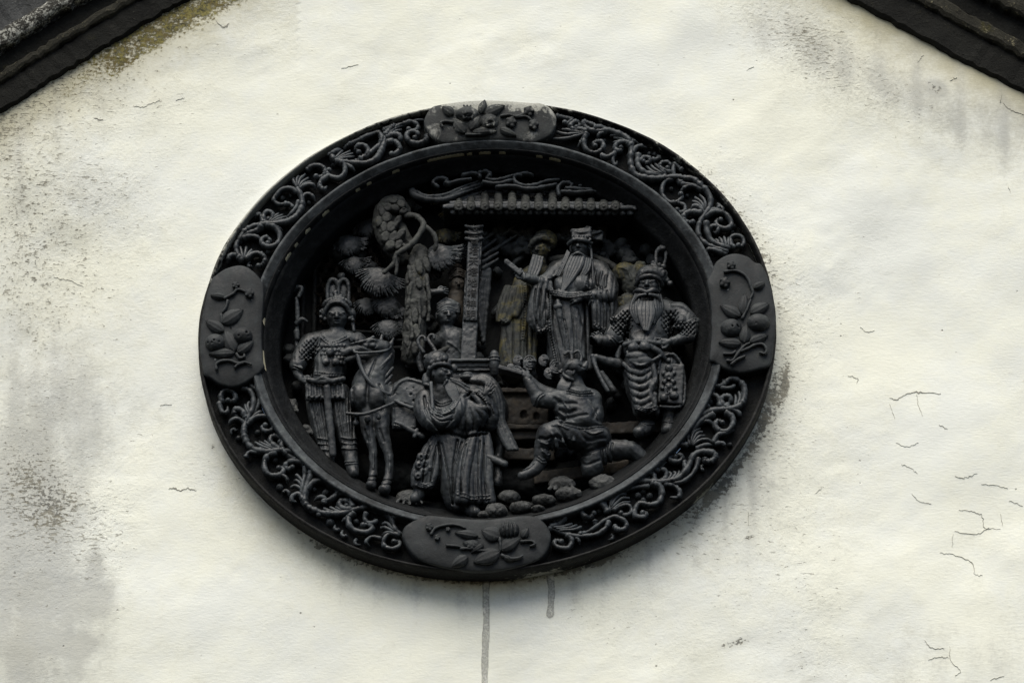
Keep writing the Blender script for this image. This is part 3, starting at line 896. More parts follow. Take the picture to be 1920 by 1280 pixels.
# ------------------------------------------------------------------ scrollwork between the cartouches (traced strokes)
# kind: v = main vine, t = tendril, l = leaf frond group, b = bead (x, y, r)
QUAD = {
 'upper right': (1020, 190, .2265, 1300, [
  ('v', [(430,172),(442,150),(405,135),(360,137),(330,172),(337,210),(380,243),(450,252),(540,247),(610,260),(670,292),(712,340),(724,400),(716,480),(722,550),(752,604),(810,633),(900,645),(1000,637),(1080,632),(1160,640),(1240,652),(1310,690),(1358,750),(1380,820),(1370,880),(1332,940),(1292,1000),(1276,1070),(1292,1130),(1340,1180),(1420,1218),(1520,1245)]),
  ('t', [(420,227),(480,210),(560,215),(640,240),(700,300),(726,345)]),
  ('l', [[(345,265),(280,288),(180,312),(75,315)],[(345,262),(270,272),(180,278),(105,257)],[(340,260),(270,256),(200,243),(150,237)],[(340,280),(310,330),(285,380)]]),
  ('t', [(345,255),(300,240),(245,240),(220,210),(245,180),(280,187),(292,212),(268,218)]),
  ('t', [(110,122),(150,85),(200,90),(235,125),(230,165),(190,190),(172,178)]),
  ('t', [(352,272),(330,330),(340,390),(390,430),(450,425),(490,385),(480,345),(440,340),(412,355),(424,372)]),
  ('t', [(510,262),(462,272),(443,312)]), ('b', 500, 330, 20),
  ('l', [[(716,352),(660,302),(590,285),(548,290)],[(720,366),(650,320),(580,306)],[(722,382),(650,338),(575,345)]]),
  ('t', [(725,377),(680,345),(620,350),(588,385),(605,417),(637,410),(635,385)]),
  ('t', [(480,460),(530,466),(580,437),(618,412)]), ('t', [(575,445),(568,490),(588,532),(606,500)]),
  ('t', [(730,335),(740,295),(780,280),(822,302)]),
  ('t', [(735,430),(760,388),(800,375),(850,386)]),
  ('t', [(780,450),(775,520),(802,572),(850,602),(930,617),(1000,622)]),
  ('t', [(800,502),(830,470),(870,476),(872,506),(842,516),(822,500)]),
  ('b', 872, 440, 22), ('b', 920, 438, 20), ('b', 962, 442, 18), ('t', [(900,492),(945,480),(965,450)]),
  ('l', [[(960,602),(900,590),(848,540)],[(980,602),(920,570),(880,530)],[(1000,604),(960,562),(920,525)],[(1010,606),(985,580),(950,550)]]),
  ('t', [(1040,594),(990,575),(960,545),(975,515),(1020,510),(1046,535),(1022,555)]),
  ('t', [(1142,690),(1092,640),(1070,590),(1075,530),(1110,505),(1160,512),(1168,540)]),
  ('t', [(1140,690),(1220,700),(1290,730),(1345,772)]),
  ('t', [(1070,650),(1010,665),(980,710),(980,770),(1010,820),(1060,845),(1110,832),(1142,795),(1132,770)]),
  ('t', [(1060,845),(1120,850),(1162,870),(1165,912),(1130,925),(1102,900)]),
  ('t', [(1310,742),(1230,702),(1160,722),(1130,762)]), ('b', 1050, 730, 22), ('b', 1185, 785, 18),
  ('l', [[(1340,902),(1330,830),(1290,778)],[(1335,910),(1300,840),(1250,800)],[(1330,916),(1280,852),(1228,832)]]),
  ('t', [(1322,930),(1280,880),(1240,875),(1213,912)]), ('t', [(1300,930),(1220,920),(1165,940),(1155,982),(1190,1012),(1232,1000)]),
  ('t', [(1340,942),(1400,900),(1470,915),(1505,885),(1490,850),(1450,852),(1450,882)]),
  ('t', [(1330,962),(1400,920),(1490,930),(1545,970),(1550,1030),(1500,1060),(1440,1040),(1425,1000),(1460,982)]),
  ('t', [(1340,1002),(1350,1080),(1380,1150),(1440,1190),(1520,1215),(1565,1205)]), ('t', [(1370,1062),(1400,1035),(1440,1050),(1430,1092),(1400,1082)]),
  ('l', [[(1450,1200),(1440,1165),(1415,1150)],[(1480,1206),(1470,1160),(1450,1135)],[(1510,1208),(1500,1160),(1490,1130)],[(1530,1206),(1525,1165),(1528,1135)]]),
  ('t', [(1550,1205),(1545,1142),(1580,1115),(1640,1122),(1662,1160),(1640,1200),(1610,1194)]),
  ('t', [(1500,1270),(1420,1236),(1362,1230),(1340,1270)]), ('b', 1390, 1265, 20), ('b', 1590, 1030, 26), ('b', 1555, 1085, 22), ('b', 1385, 745, 18)]),
 'upper left': (410, 200, .2344, 500, [
  ('v', [(1332,245),(1322,300),(1300,360),(1260,420),(1200,453),(1120,460),(1040,450),(960,436),(915,430)]),
  ('v', [(628,655),(660,720),(670,780),(650,840),(610,890),(540,925),(450,940),(360,945),(280,960),(210,990),(162,1040),(142,1110),(152,1180),(192,1222)]),
  ('l', [[(1330,242),(1370,170),(1430,110),(1510,80),(1590,75),(1640,112)],[(1335,242),(1390,182),(1450,150),(1530,107),(1605,97)],[(1340,242),(1390,197),(1440,167),(1492,155)],[(1345,242),(1400,207),(1462,190)]]),
  ('t', [(1335,237),(1370,190),(1390,142),(1365,115),(1325,120),(1305,145),(1325,165),(1342,150)]),
  ('t', [(1480,142),(1540,125),(1590,150),(1590,185),(1550,200),(1520,183)]),
  ('t', [(1672,242),(1660,275),(1600,300),(1540,290),(1505,250),(1520,215),(1565,205),(1595,230),(1568,252)]),
  ('t', [(1345,252),(1400,230),(1445,235),(1452,270),(1420,286)]), ('t', [(1340,292),(1400,285),(1440,310),(1446,350),(1410,385),(1384,380)]),
  ('t', [(1310,262),(1290,310),(1240,350),(1200,390),(1160,430),(1100,440)]),
  ('t', [(1312,262),(1280,215),(1220,195),(1150,200),(1110,240),(1060,285),(1000,285),(985,260),(1007,240)]),
  ('t', [(1130,432),(1180,400),(1196,355),(1165,320),(1120,320),(1100,345),(1122,366)]), ('b', 1132, 195, 22), ('b', 1190, 180, 20),
  ('l', [[(940,427),(980,400),(1052,360)],[(945,431),(1000,405),(1072,380)],[(950,436),(1010,415),(1082,405)],[(930,421),(960,390),(990,358)]]),
  ('t', [(940,440),(1000,460),(1060,490),(1090,520)]), ('t', [(920,432),(905,390),(925,355),(905,325),(870,330),(868,362)]),
  ('t', [(960,440),(1005,470),(1010,530),(970,575),(910,570),(870,540),(882,510)]), ('b', 920, 470, 24),
  ('t', [(880,558),(822,600),(810,640),(840,665),(866,640)]), ('t', [(680,482),(740,475),(800,475),(845,500),(850,545),(810,570),(780,560)]),
  ('l', [[(630,655),(600,600),(560,560)],[(632,650),(625,590),(615,540)],[(635,650),(650,590),(692,545)],[(640,655),(670,610),(717,575)],[(645,660),(690,620),(737,605)]]),
  ('t', [(650,662),(700,630),(755,630),(772,667)]), ('t', [(660,742),(700,705),(745,715),(772,762)]),
  ('t', [(640,762),(620,810),(580,860),(530,900)]),
  ('t', [(625,690),(580,660),(510,665),(450,700),(440,750),(480,785),(540,780)]), ('b', 510, 735, 26), ('b', 575, 715, 18), ('t', [(530,780),(580,790),(600,832)]),
  ('l', [[(390,930),(440,890),(480,860)],[(400,935),(460,895),(512,870)],[(410,940),(480,905),(542,885)],[(415,942),(490,920),(562,905)]]),
  ('t', [(370,932),(360,880),(390,845),(430,860),(430,900),(400,902)]), ('t', [(360,932),(340,880),(300,860),(258,872)]),
  ('t', [(360,947),(420,947),(480,975),(512,992)]), ('t', [(380,950),(450,970),(490,1030),(470,1100),(410,1125),(355,1105),(345,1070),(380,1050),(410,1075),(392,1095)]),
  ('t', [(345,960),(300,1000),(230,1020),(190,1060),(170,1102)]), ('t', [(190,1060),(250,1040),(310,1050),(342,1082)]),
  ('l', [[(200,1230),(160,1180),(130,1130)],[(200,1225),(185,1170),(175,1128)],[(205,1225),(215,1170),(222,1128)],[(210,1225),(240,1180),(264,1150)]]),
  ('t', [(190,1235),(140,1195),(90,1195),(50,1220),(62,1252)]), ('t', [(220,1225),(280,1180),(340,1185),(370,1225),(350,1268),(318,1275)]),
  ('b', 400, 1165, 24), ('b', 722, 770, 18), ('b', 490, 1240, 16)]),
 'lower left': (400, 700, .2813, 600, [
  ('v', [(190,100),(240,115),(266,160),(266,220),(246,270),(220,320),(205,380),(215,440),(247,490),(310,520),(390,521),(450,512),(480,518),(540,530),(600,565),(645,610),(651,660),(636,720),(616,780),(610,850),(632,890),(690,920),(760,935),(850,935),(920,915),(980,900),(1050,885),(1110,890),(1160,925),(1190,980),(1212,1040),(1252,1072)]),
  ('t', [(250,85),(295,120),(310,180),(290,240),(255,290)]),
  ('t', [(60,200),(50,150),(80,115),(130,125),(150,165),(125,190),(98,180)]), ('t', [(40,200),(60,260),(90,260),(97,220)]),
  ('t', [(216,292),(190,250),(150,245),(143,275),(167,290)]), ('t', [(207,332),(160,305),(120,320),(108,347)]),
  ('l', [[(245,272),(230,220),(240,193)],[(240,282),(220,240),(213,213)]]),
  ('t', [(225,342),(270,300),(330,285),(390,295),(410,335),(390,380),(345,385),(325,360),(347,345)]), ('b', 430, 385, 15), ('b', 295, 395, 20),
  ('t', [(245,312),(290,270),(332,255)]),
  ('l', [[(400,512),(330,490),(278,460)],[(410,507),(350,480),(308,458)],[(420,507),(370,475),(343,453)],[(430,507),(390,480),(373,458)]]),
  ('t', [(440,507),(390,470),(380,435),(410,420),(450,435),(446,457)]),
  ('t', [(602,600),(530,570),(480,530),(455,490),(470,452),(510,450),(547,478),(530,492)]),
  ('t', [(600,600),(570,590),(510,590),(480,620),(500,640),(527,625)]), ('t', [(610,620),(610,680),(595,740),(590,800),(600,860),(640,910),(702,940)]),
  ('t', [(420,530),(360,555),(340,610),(355,660),(400,685),(450,675),(470,640),(438,630)]), ('t', [(450,675),(490,700),(496,737)]), ('b', 412, 580, 22),
  ('t', [(215,562),(240,527),(300,530),(352,540)]),
  ('l', [[(610,742),(570,690),(553,680)],[(600,762),(565,720),(543,720)],[(600,782),(550,750),(518,762)]]), ('t', [(600,842),(570,805),(530,820),(525,850),(552,856)]),
  ('t', [(625,772),(660,730),(720,715),(780,725),(825,770),(830,800),(780,840),(738,850)]), ('t', [(825,802),(880,800),(905,785),(883,775)]),
  ('t', [(740,862),(745,835),(710,825),(673,847)]), ('b', 675, 775, 17), ('b', 750, 800, 26), ('b', 770, 700, 17), ('t', [(640,732),(692,700)]),
  ('l', [[(850,937),(780,920),(738,900)],[(870,932),(820,915),(778,893)],[(880,927),(840,905),(818,893)]]),
  ('t', [(920,907),(870,905),(840,875),(860,850),(900,860),(888,882)]), ('t', [(930,892),(915,850),(935,820),(980,815),(1007,840),(983,857)]),
  ('t', [(1080,902),(1130,920),(1170,960),(1197,1022)]), ('t', [(1200,962),(1225,930),(1280,930),(1312,960),(1278,977)]),
  ('t', [(940,930),(905,960),(905,1010),(950,1050),(1020,1060),(1060,1035),(1040,1010),(998,1010)]), ('t', [(1020,930),(1010,970),(1040,1000),(1087,985),(1073,970)]), ('b', 950, 990, 22),
  ('l', [[(1200,1042),(1160,1000),(1128,1005)],[(1210,1062),(1150,1030),(1118,1030)],[(1220,1072),(1160,1060),(1128,1082)]]),
  ('t', [(1240,1082),(1180,1070),(1140,1100),(1140,1150),(1190,1170),(1240,1150),(1235,1120),(1203,1120)]), ('t', [(1120,1102),(1060,1090),(1018,1120),(1042,1150)]),
  ('b', 780, 995, 30), ('b', 442, 762, 26), ('b', 170, 436, 22), ('b', 1110, 875, 18), ('t', [(890,962),(858,987)])]),
 'lower right': (1020, 690, .289, 1330, [
  ('v', [(1165,112),(1200,75),(1250,75),(1290,110),(1302,160),(1290,220),(1250,255),(1180,270),(1110,275),(1040,295),(980,330),(945,380),(930,440),(945,500)]),
  ('v', [(1045,585),(1047,605),(1085,605),(1112,578),(1090,550),(1020,545),(970,570),(945,620),(910,680),(860,720),(800,735),(740,740),(660,735),(590,735),(520,765),(470,810),(440,860),(425,922)]),
  ('t', [(1090,70),(1095,110),(1140,120),(1170,95),(1158,78)]), ('t', [(1150,132),(1210,130),(1242,110)]),
  ('t', [(1192,257),(1160,240),(1150,205),(1170,185),(1205,190),(1210,220),(1188,240)]), ('t', [(1140,252),(1130,195),(1090,175),(1045,195),(1035,230),(1062,250)]), ('b', 1075, 222, 26),
  ('l', [[(1250,252),(1270,200),(1265,158)],[(1260,257),(1290,200),(1285,148)],[(1240,250),(1245,205),(1240,180)]]), ('t', [(1200,267),(1260,290),(1272,322)]),
  ('t', [(1180,290),(1220,320),(1225,365),(1190,410),(1140,410),(1110,375),(1125,345),(1157,355)]),
  ('t', [(1100,302),(1040,330),(990,370),(960,430),(955,492)]), ('t', [(1000,362),(1060,345),(1112,377)]),
  ('l', [[(950,492),(970,420),(1012,395)],[(955,497),(990,430),(1027,415)],[(960,502),(1000,450),(1042,440)],[(965,502),(1010,470),(1060,465),(1087,482)]]),
  ('t', [(1100,482),(1130,435),(1190,420),(1232,400)]), ('t', [(1110,492),(1160,490),(1172,512)]), ('t', [(990,522),(1040,500),(1102,500)]), ('b', 1205, 500, 18),
  ('t', [(930,502),(870,500),(820,520),(800,560),(760,610),(715,615),(742,603)]), ('t', [(800,572),(820,600),(870,610),(897,585),(880,565),(853,575)]),
  ('t', [(1000,592),(985,650),(950,700),(890,740),(820,750),(742,747)]),
  ('t', [(720,737),(710,690),(680,682),(650,670),(655,645),(690,635),(727,660)]), ('t', [(760,737),(790,710),(790,670),(760,660),(738,677)]),
  ('l', [[(800,732),(825,695),(808,678)],[(820,727),(852,692),(843,676)],[(840,722),(872,690),(875,672)],[(865,717),(897,688)]]), ('t', [(920,652),(910,620),(915,598)]),
  ('t', [(680,767),(600,775),(530,795),(490,842)]),
  ('t', [(700,750),(750,770),(765,820),(740,875),(680,890),(620,880),(590,920),(590,960),(640,970),(662,950),(640,938)]), ('b', 610, 830, 24), ('b', 685, 830, 22), ('b', 642, 800, 20), ('b', 642, 858, 18),
  ('t', [(780,752),(840,765),(880,800),(870,840),(818,837)]),
  ('l', [[(430,902),(480,830),(532,820)],[(435,912),(500,850),(552,845)],[(440,922),(500,880),(557,870)]]), ('t', [(450,922),(520,890),(560,900),(565,940),(520,955),(498,940)]),
  ('l', [[(420,932),(400,890),(393,858)],[(425,932),(430,880)],[(415,935),(385,910)]]),
  ('t', [(412,932),(380,890),(320,870),(270,880),(240,920),(260,960),(300,970),(322,940)]), ('b', 355, 930, 20), ('b', 270, 992, 20),
  ('t', [(458,1030),(480,1050),(520,1045),(535,1020),(520,990),(460,965),(400,985),(350,1020),(290,1060),(238,1075)]),
  ('t', [(420,1000),(400,1040),(350,1075),(280,1090),(200,1090),(120,1070),(40,1040)]), ('t', [(330,990),(335,1022)]),
  ('t', [(40,1030),(100,1010),(135,970),(110,940),(65,945),(45,975),(70,995),(97,980)]),
  ('l', [[(60,1032),(130,1030),(182,1010)],[(80,1042),(160,1040),(212,1020)],[(100,1052),(190,1050),(242,1030)]]),
  ('t', [(150,1082),(180,1120),(160,1165),(110,1170),(70,1150),(75,1120),(112,1125)]), ('t', [(180,1092),(220,1110),(232,1142)]), ('t', [(190,940),(240,930),(262,900)]),
  ('b', 585, 718, 18), ('b', 905, 488, 17)]),
}
for qn, (ox, oy, sc, _, strokes) in QUAD.items():
    def m_(p, d):
        x, y = ox + sc * p[0], oy + sc * p[1]
        X, Y, _ = P(x, y, d); ex = X - CX; ey = Y - CY - SKEW * ex
        r = math.hypot(ex / RA, ey / RB)
        if r > .968:                       # keep inside the rim
            ex *= .968 / r; ey *= .968 / r
            x, y = pix(CX + ex, CY + ey + SKEW * ex, d)
        return (x, y, d)
    vines = []
    for st in strokes:
        if st[0] == 'v': vines.append(bar_geo([m_(p, DF + 13) for p in st[1]], 6.6, 1.6, 5, 10, (.8, .7), .10))
    V, F = join_geo(vines)
    root = part('scrollwork', V, F, M['scroll'], None, qn + ' quarter of openwork scrolling vine in the oval frame')
    for st in strokes:
        if st[0] == 't':
            k = len(st[1]); pts = []
            for i, p in enumerate(st[1]):
                pts.append(m_(p, DF + 13 - 5 * abs(i / (k - 1) - .4) + RNG.normal(0, 1.0)))
            V, F = bar_geo(pts, (5.3 if k > 4 else 4.7) * RNG.uniform(.82, 1.16), 1.8, 5, 8, (1.3, .75 if k > 5 else .35), .07)
            if k > 5:      # curled tip ends in a small knob
                p = st[1][-1]; q = m_(p, DF + 14)
                V, F = join_geo([(V, F), blob_geo(q[0], q[1], q[2], 5.6, 5.6, 7.5, 10, 6)])
            part('tendril', V, F, M['scroll'], root)
        elif st[0] == 'l':
            gs = []
            for fr in st[1]:
                k = len(fr)
                gs.append(bar_geo([m_(p, DF + 16 - 6 * i / (k - 1)) for i, p in enumerate(fr)], 3.5, 2.0, 4, 7, (.7, .75), .05))
            V, F = join_geo(gs); part('frond', V, F, M['scroll'], root)
        elif st[0] == 'b':
            q = m_(st[1:3], DF + 2); r = max(3.5, st[3] * sc)
            V, F = blob_geo(q[0], q[1], q[2], r, r, r * 1.6, 12, 8, .02); part('bead', V, F, M['scroll'], root)

    # small commas and buds crowding the gaps of the openwork
    taken = []
    for st in strokes:
        if st[0] in 'vt': taken += [m_(p, DF)[:2] for p in crom(np.array(st[1], dtype=float), 3)]
        elif st[0] == 'l': taken += [m_(p, DF)[:2] for fr in st[1] for p in crom(np.array(fr, dtype=float), 3)]
        else: taken.append(m_(st[1:3], DF)[:2])
    taken = np.array(taken); lo_, hi_ = taken.min(0), taken.max(0)
    for k in range(900):
        x, y = RNG.uniform(lo_[0], hi_[0]), RNG.uniform(lo_[1], hi_[1])
        X, Y, _ = P(x, y, DF + 6); ex = X - CX; ey = Y - CY - SKEW * ex; r = math.hypot(ex / RA, ey / RB)
        if not .85 < r < .955 or np.min(np.hypot(taken[:, 0] - x, taken[:, 1] - y)) < 13.5: continue
        if np.min(np.hypot(taken[:, 0] - x, taken[:, 1] - y)) > 34: continue
        a = RNG.uniform(0, 6.3); L = RNG.uniform(7, 10); sg = RNG.choice([-1, 1])
        pts = [(x + L * math.cos(a + sg * t) * (1 - .22 * t) - L * .3 * math.cos(a), y + L * math.sin(a + sg * t) * (1 - .22 * t), DF + 7) for t in (0, .8, 1.6, 2.4, 3.1)]
        V, F = bar_geo(pts, 3.6, 1.8, 3, 7, (.5, 1.1), .06); part('tendril', V, F, M['scroll'], root)
        taken = np.vstack([taken, [[x, y]]])

# ------------------------------------------------------------------ four cartouches with fruit and leaves
def plate_mesh(outline, d, thick, mat, name, label, bulge=3.0):
    c = crom(np.array(outline + outline[:2], dtype=float), 4)[:-5]
    n = len(c); ctr = c.mean(0)
    V = []; F = []
    rings = [(1.0, d - thick), (1.0, d - 4), (.985, d - 1.2), (.96, d), (.8, d + bulge * .4), (.55, d + bulge * .8), (.25, d + bulge), (.02, d + bulge)]
    for s_, z in rings:
        for x, y in c:
            X, Y, _ = P(ctr[0] + (x - ctr[0]) * s_, ctr[1] + (y - ctr[1]) * s_, d)
            V.append((X, Y, z))
    V = np.array(V)
    V[:, 2] += .7 * vnoise(V[:, :2], 14, 51, 3)
    for i in range(len(rings) - 1):
        for j in range(n):
            k = (j + 1) % n; F.append((i * n + j, i * n + k, (i + 1) * n + k, (i + 1) * n + j)[::-1])
    return part(name, V, F, mat, None, label)

def leaf_geo(x0, y0, x1, y1, d, wr=.30, rise=6.0, twist=0.0):
    """pointed leaf with midrib and side veins, from stalk (x0,y0) to tip (x1,y1)"""
    a = np.array(P(x0, y0, d)); b = np.array(P(x1, y1, d)); L = np.linalg.norm(b - a); t_ = (b - a) / L; s_ = np.array([-t_[1], t_[0], 0])
    nu, nv = 15, 9; V = []; F = []
    for i in range(nu):
        u = i / (nu - 1); wd = L * wr * (math.sin(math.pi * u ** .8) ** .8) * (1.02 - .15 * u) + .3
        for j in range(nv):
            v = j / (nv - 1) * 2 - 1
            z = rise * (1 - v * v * .75) * (.35 + .65 * math.sin(math.pi * min(1, u * .85 + .12)))
            z -= 2.2 * math.exp(-(v / .13) ** 2)                         # midrib groove
            z += .8 * math.cos((u * 7 - abs(v) * 1.4) * 2 * math.pi) * (1 - abs(v) * .3) * (abs(v) > .05)
            z += 1.6 * (abs(v) > .9)
            V.append(a + t_ * L * u + s_ * wd * v + np.array([0, 0, z + twist * v]))
    top = len(V)
    for i in range(nu):
        for j in (0, nv - 1):
            q = V[i * nv + j].copy(); q[2] = d - 3; V.append(q)
    for i in range(nu - 1):
        for j in range(nv - 1):
            p = i * nv + j; F.append((p, p + nv, p + nv + 1, p + 1))
        F.append((i * nv, top + 2 * i, top + 2 * i + 2, (i + 1) * nv))
        F.append((i * nv + nv - 1, (i + 1) * nv + nv - 1, top + 2 * i + 3, top + 2 * i + 1))
    return np.array(V), F

def cartouche(ox, oy, sc, outline, fruits, leaves, branches, balls, label, mat, d=64.0):
    m_ = lambda x, y: (ox + sc * x, oy + sc * y)
    pl = plate_mesh([m_(*p) for p in outline], d, 34, mat, 'cartouche', label)
    z = d + 3
    for x, y, rx, ry, kind in fruits:
        px, py = m_(x, y); s = Sculpt(1.3); rx, ry = rx * sc, ry * sc
        s.e((px, py, z), (rx, ry, 16), 0, 1)
        if kind == 'pitted':
            for k in range(7):
                a, q = RNG.uniform(0, 6.3), RNG.uniform(.2, .75)
                s.e((px + rx * q * math.cos(a), py + ry * q * math.sin(a), z + 16 * math.sqrt(1 - q * q)), (2.0, 2.0, 3), 0, .8, True)
        elif kind == 'peach':
            for k in (-.55, 0, .5): s.fold([(px + rx * k * .5, py - ry), (px + rx * k, py), (px + rx * k * .6, py + ry)], 1.6, -2.2, z)
        elif kind == 'split':
            s.e((px + rx * .1, py + ry * .25, z + 14), (rx * .55, ry * .45, 5), 10, 1, True)
            for k in range(16):
                s.e((px + rx * (.1 + RNG.uniform(-.45, .45)), py + ry * (.25 + RNG.uniform(-.32, .32)), z + 11), (1.9, 1.9, 2.4), 0, .4)
            for k in (-1, 0, 1): s.c([(px + rx * .15 * k, py - ry * .85, z + 4, 2.6), (px + rx * .3 * k, py - ry * 1.25, z + 5, 1.6)], 1)
        s.noise(.5, 4)
        spart(s, 'fruit', mat, pl)
    for lf in leaves:
        x0, y0 = m_(lf[0], lf[1]); x1, y1 = m_(lf[2], lf[3])
        V, F = leaf_geo(x0, y0, x1, y1, z, (lf[4] if len(lf) > 4 else .25) * 1.12, 9.5, RNG.uniform(-1.5, 1.5))
        part('leaf', V, F, mat, pl)
    for br in branches:
        V, F = bar_geo([m_(*p) + (z + 2.5,) for p in br], 3.0, 1.6, 5, 8, (1, .6), .08); part('twig', V, F, mat, pl)
    for x, y, r in balls:
        px, py = m_(x, y); s = Sculpt(1.2); r *= sc
        s.e((px, py, z + 2), (r, r, r * .9), 0, 1)
        for k in range(5):
            a = k * 1.26; s.e((px + r * .7 * math.cos(a), py + r * .7 * math.sin(a), z + 4), (r * .42, r * .42, r * .6), 0, .8)
        s.noise(.4, 3); spart(s, 'bud', mat, pl)
    return pl

cartouche(370, 480, .2033,
  [(150,185),(260,110),(400,80),(510,130),(605,250),(612,400),(598,600),(596,800),(606,960),(612,1030),(500,1130),(350,1205),(220,1185),(135,1130),(60,1085),(38,980),(24,850),(28,700),(42,560),(75,400),(112,270)],
  [(165,800,92,80,'pitted'), (420,740,88,76,'pitted')],
  [(225,625,425,498,.26), (245,700,75,600,.24), (345,885,255,690,.26), (372,897,518,785,.26), (350,895,105,905,.17), (255,385,122,368,.22)],
  [[(250,392),(330,350),(372,310),(450,330)],[(282,408),(265,470),(232,522)],[(222,540),(225,625)],[(178,1052),(175,1000),(220,970),(300,965),(370,990),(440,980),(502,1000)],[(360,900),(390,940),(430,930),(432,903)],[(345,1030),(380,1000),(430,985)]],
  [(355,270,34), (480,345,42)], 'left cartouche of dark clay with two pitted fruits and leaves', M['plate'])
cartouche(1310, 460, .2031,
  [(110,262),(160,150),(260,85),(350,70),(450,95),(520,150),(580,172),(640,300),(690,480),(715,650),(702,850),(684,1020),(650,1110),(560,1140),(400,1176),(250,1140),(150,1080),(102,1040),(116,850),(116,650),(100,450),(76,325)],
  [(300,765,98,86,'pitted'), (552,715,106,82,'pitted')],
  [(388,662,198,558,.24), (405,642,432,450,.22), (475,632,652,540,.26), (420,905,432,735,.26), (390,912,183,898,.22), (470,900,642,830,.22), (508,402,612,348,.28)],
  [[(235,247),(330,235),(410,265),(460,320),(480,380),(500,440),(470,502)],[(400,680),(440,600),(480,500)],[(258,1062),(310,1065),(360,1000),(420,930),(472,900)],[(380,980),(460,950),(520,920),(590,915),(627,960),(610,1000),(560,985)],[(228,1000),(310,1000),(342,970)],[(300,1100),(350,1060),(430,1020)]],
  [(300,185,40), (240,345,48)], 'right cartouche of dark clay with two round fruits and a curling twig', M['plate'])
cartouche(740, 950, .16667,
  [(290,115),(400,90),(700,122),(1000,140),(1200,122),(1450,95),(1600,108),(1700,190),(1756,300),(1745,420),(1690,530),(1580,610),(1300,690),(1000,720),(700,705),(400,640),(230,555),(130,430),(82,310),(130,200)],
  [(1290,262,110,98,'peach')],
  [(1190,345,975,262,.36), (1188,485,1415,345,.27), (1182,505,885,622,.27), (1432,352,1502,232,.3), (825,560,640,672,.26), (940,332,675,290,.18), (965,450,765,400,.26), (1000,430,860,520,.22), (1230,560,1330,610,.25)],
  [[(408,312),(460,240),(580,205),(700,205),(802,240)],[(580,432),(680,440),(745,450)],[(1420,390),(1540,385),(1578,420),(1520,442)],[(1200,540),(1300,580),(1390,575),(1442,545)],[(740,470),(850,470),(960,490),(1180,500)],[(1180,340),(1190,420),(1190,500)]],
  [(390,225,42), (480,342,32), (860,430,48), (600,250,26)], 'bottom cartouche of dark clay with peach, leaves and twigs', M['plate'])
cartouche(780, 180, .14583,
  [(225,125),(400,92),(640,62),(900,52),(1200,62),(1500,85),(1625,92),(1725,150),(1800,262),(1790,400),(1720,510),(1600,568),(1480,600),(1300,575),(1000,560),(700,575),(500,595),(350,600),(220,530),(130,430),(100,340),(138,220)],
  [(660,240,155,95,'split'), (940,335,125,98,'split')],
  [(835,235,890,60,.26), (880,245,1142,128,.24), (632,485,478,295,.26), (700,445,822,258,.28), (720,472,1042,460,.16), (482,245,335,148,.32), (1078,430,1292,522,.2)],
  [[(482,342),(380,330),(318,350),(350,402)],[(1090,262),(1200,250),(1300,270),(1370,240),(1422,200)],[(640,500),(760,500),(900,490)],[(1300,275),(1420,270),(1500,330)]],
  [(1450,200,66), (1510,370,64), (1220,340,70)], 'top cartouche whitened with limewash, split pomegranates and leaves', M['plate_pale'])
for o_ in [q for q in bpy.data.objects if q.parent and q.parent.name == 'cartouche.003'] + [bpy.data.objects['cartouche.003']]:
    lime(o_, lambda x, y, z: np.clip((222 - y) / 34, 0, 1) * np.clip((x - 800) / 40, 0, 1) * .95 * (1 if o_.name.startswith('cart') else .45))

# traces of old cream paint along the inner lip
def paint_trace(a0, a1, thick, seed):
    th = np.radians(np.arange(a0, a1, .35)); on = vnoise(np.stack([np.degrees(th) * 3, 0 * th], 1), 5, seed, 2)
    run = []; k = 0
    def flush(run):
        if len(run) < 5: return
        w_ = [thick * (.5 + .5 * abs(math.sin(i * 2.1 + seed))) * min(1, i / 2 + .2, (len(run) - 1 - i) / 2 + .2) for i in range(len(run))]
        V = []; F = []
        for i, t in enumerate(run):
            for r, z in ((.7765, 43.5), (.7785, 49.5), (.7785 + w_[i] / 480, 50.8 + w_[i] * .4)):
                X, Y, _ = oval(r - .0012, t, 0); V.append((X, Y, z + 1.0))
        for i in range(len(run) - 1):
            for j in range(2): F.append((3 * i + j, 3 * i + 3 + j, 3 * i + 4 + j, 3 * i + 1 + j))
        part('paint_trace', V, F, M['paint'], lip)
    for t, o in zip(th, on):
        if o > -.1: run.append(t)
        else: flush(run); run = []
    flush(run)
paint_trace(70, 118, 1.6, 3); paint_trace(122, 172, 2.2, 5); paint_trace(172, 198, 2.4, 8)
ZOFF = 14.0     # the whole carved scene stands this much further out of the recess
# ------------------------------------------------------------------ inside the oval: the carved scene
def grp(s, name, mat, label=None): return spart(s, name, mat, None, label)

# ground mass and ledges
s = Sculpt(2.6)
s.c([(560, 905, -60, 20), (640, 935, -50, 24), (760, 962, -40, 26), (900, 972, -36, 26), (1050, 958, -40, 26), (1180, 915, -48, 24), (1250, 860, -58, 20)], 10)
s.c([(600, 860, -78, 26), (760, 900, -76, 34), (950, 910, -76, 36), (1120, 890, -76, 36), (1240, 820, -78, 26)], 12)
s.noise(3.0, 14); s.noise(1.2, 5)
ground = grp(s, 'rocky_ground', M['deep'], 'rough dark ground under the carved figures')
for pts, hh in (([(1120, 812), (1250, 806)], 12), ([(935, 822), (1030, 822)], 11), ([(930, 858), (1040, 860)], 12), ([(1000, 905), (1180, 880)], 12)):
    (x0, y0), (x1, y1) = pts
    s = Sculpt(2.0); s.box(((x0 + x1) / 2, (y0 + y1) / 2, -58), ((x1 - x0) / 2, hh, 26), math.degrees(math.atan2(y0 - y1, x1 - x0)), 3, 2)
    s.noise(1.4, 7); grp(s, 'stone_ledge', M['brown'])

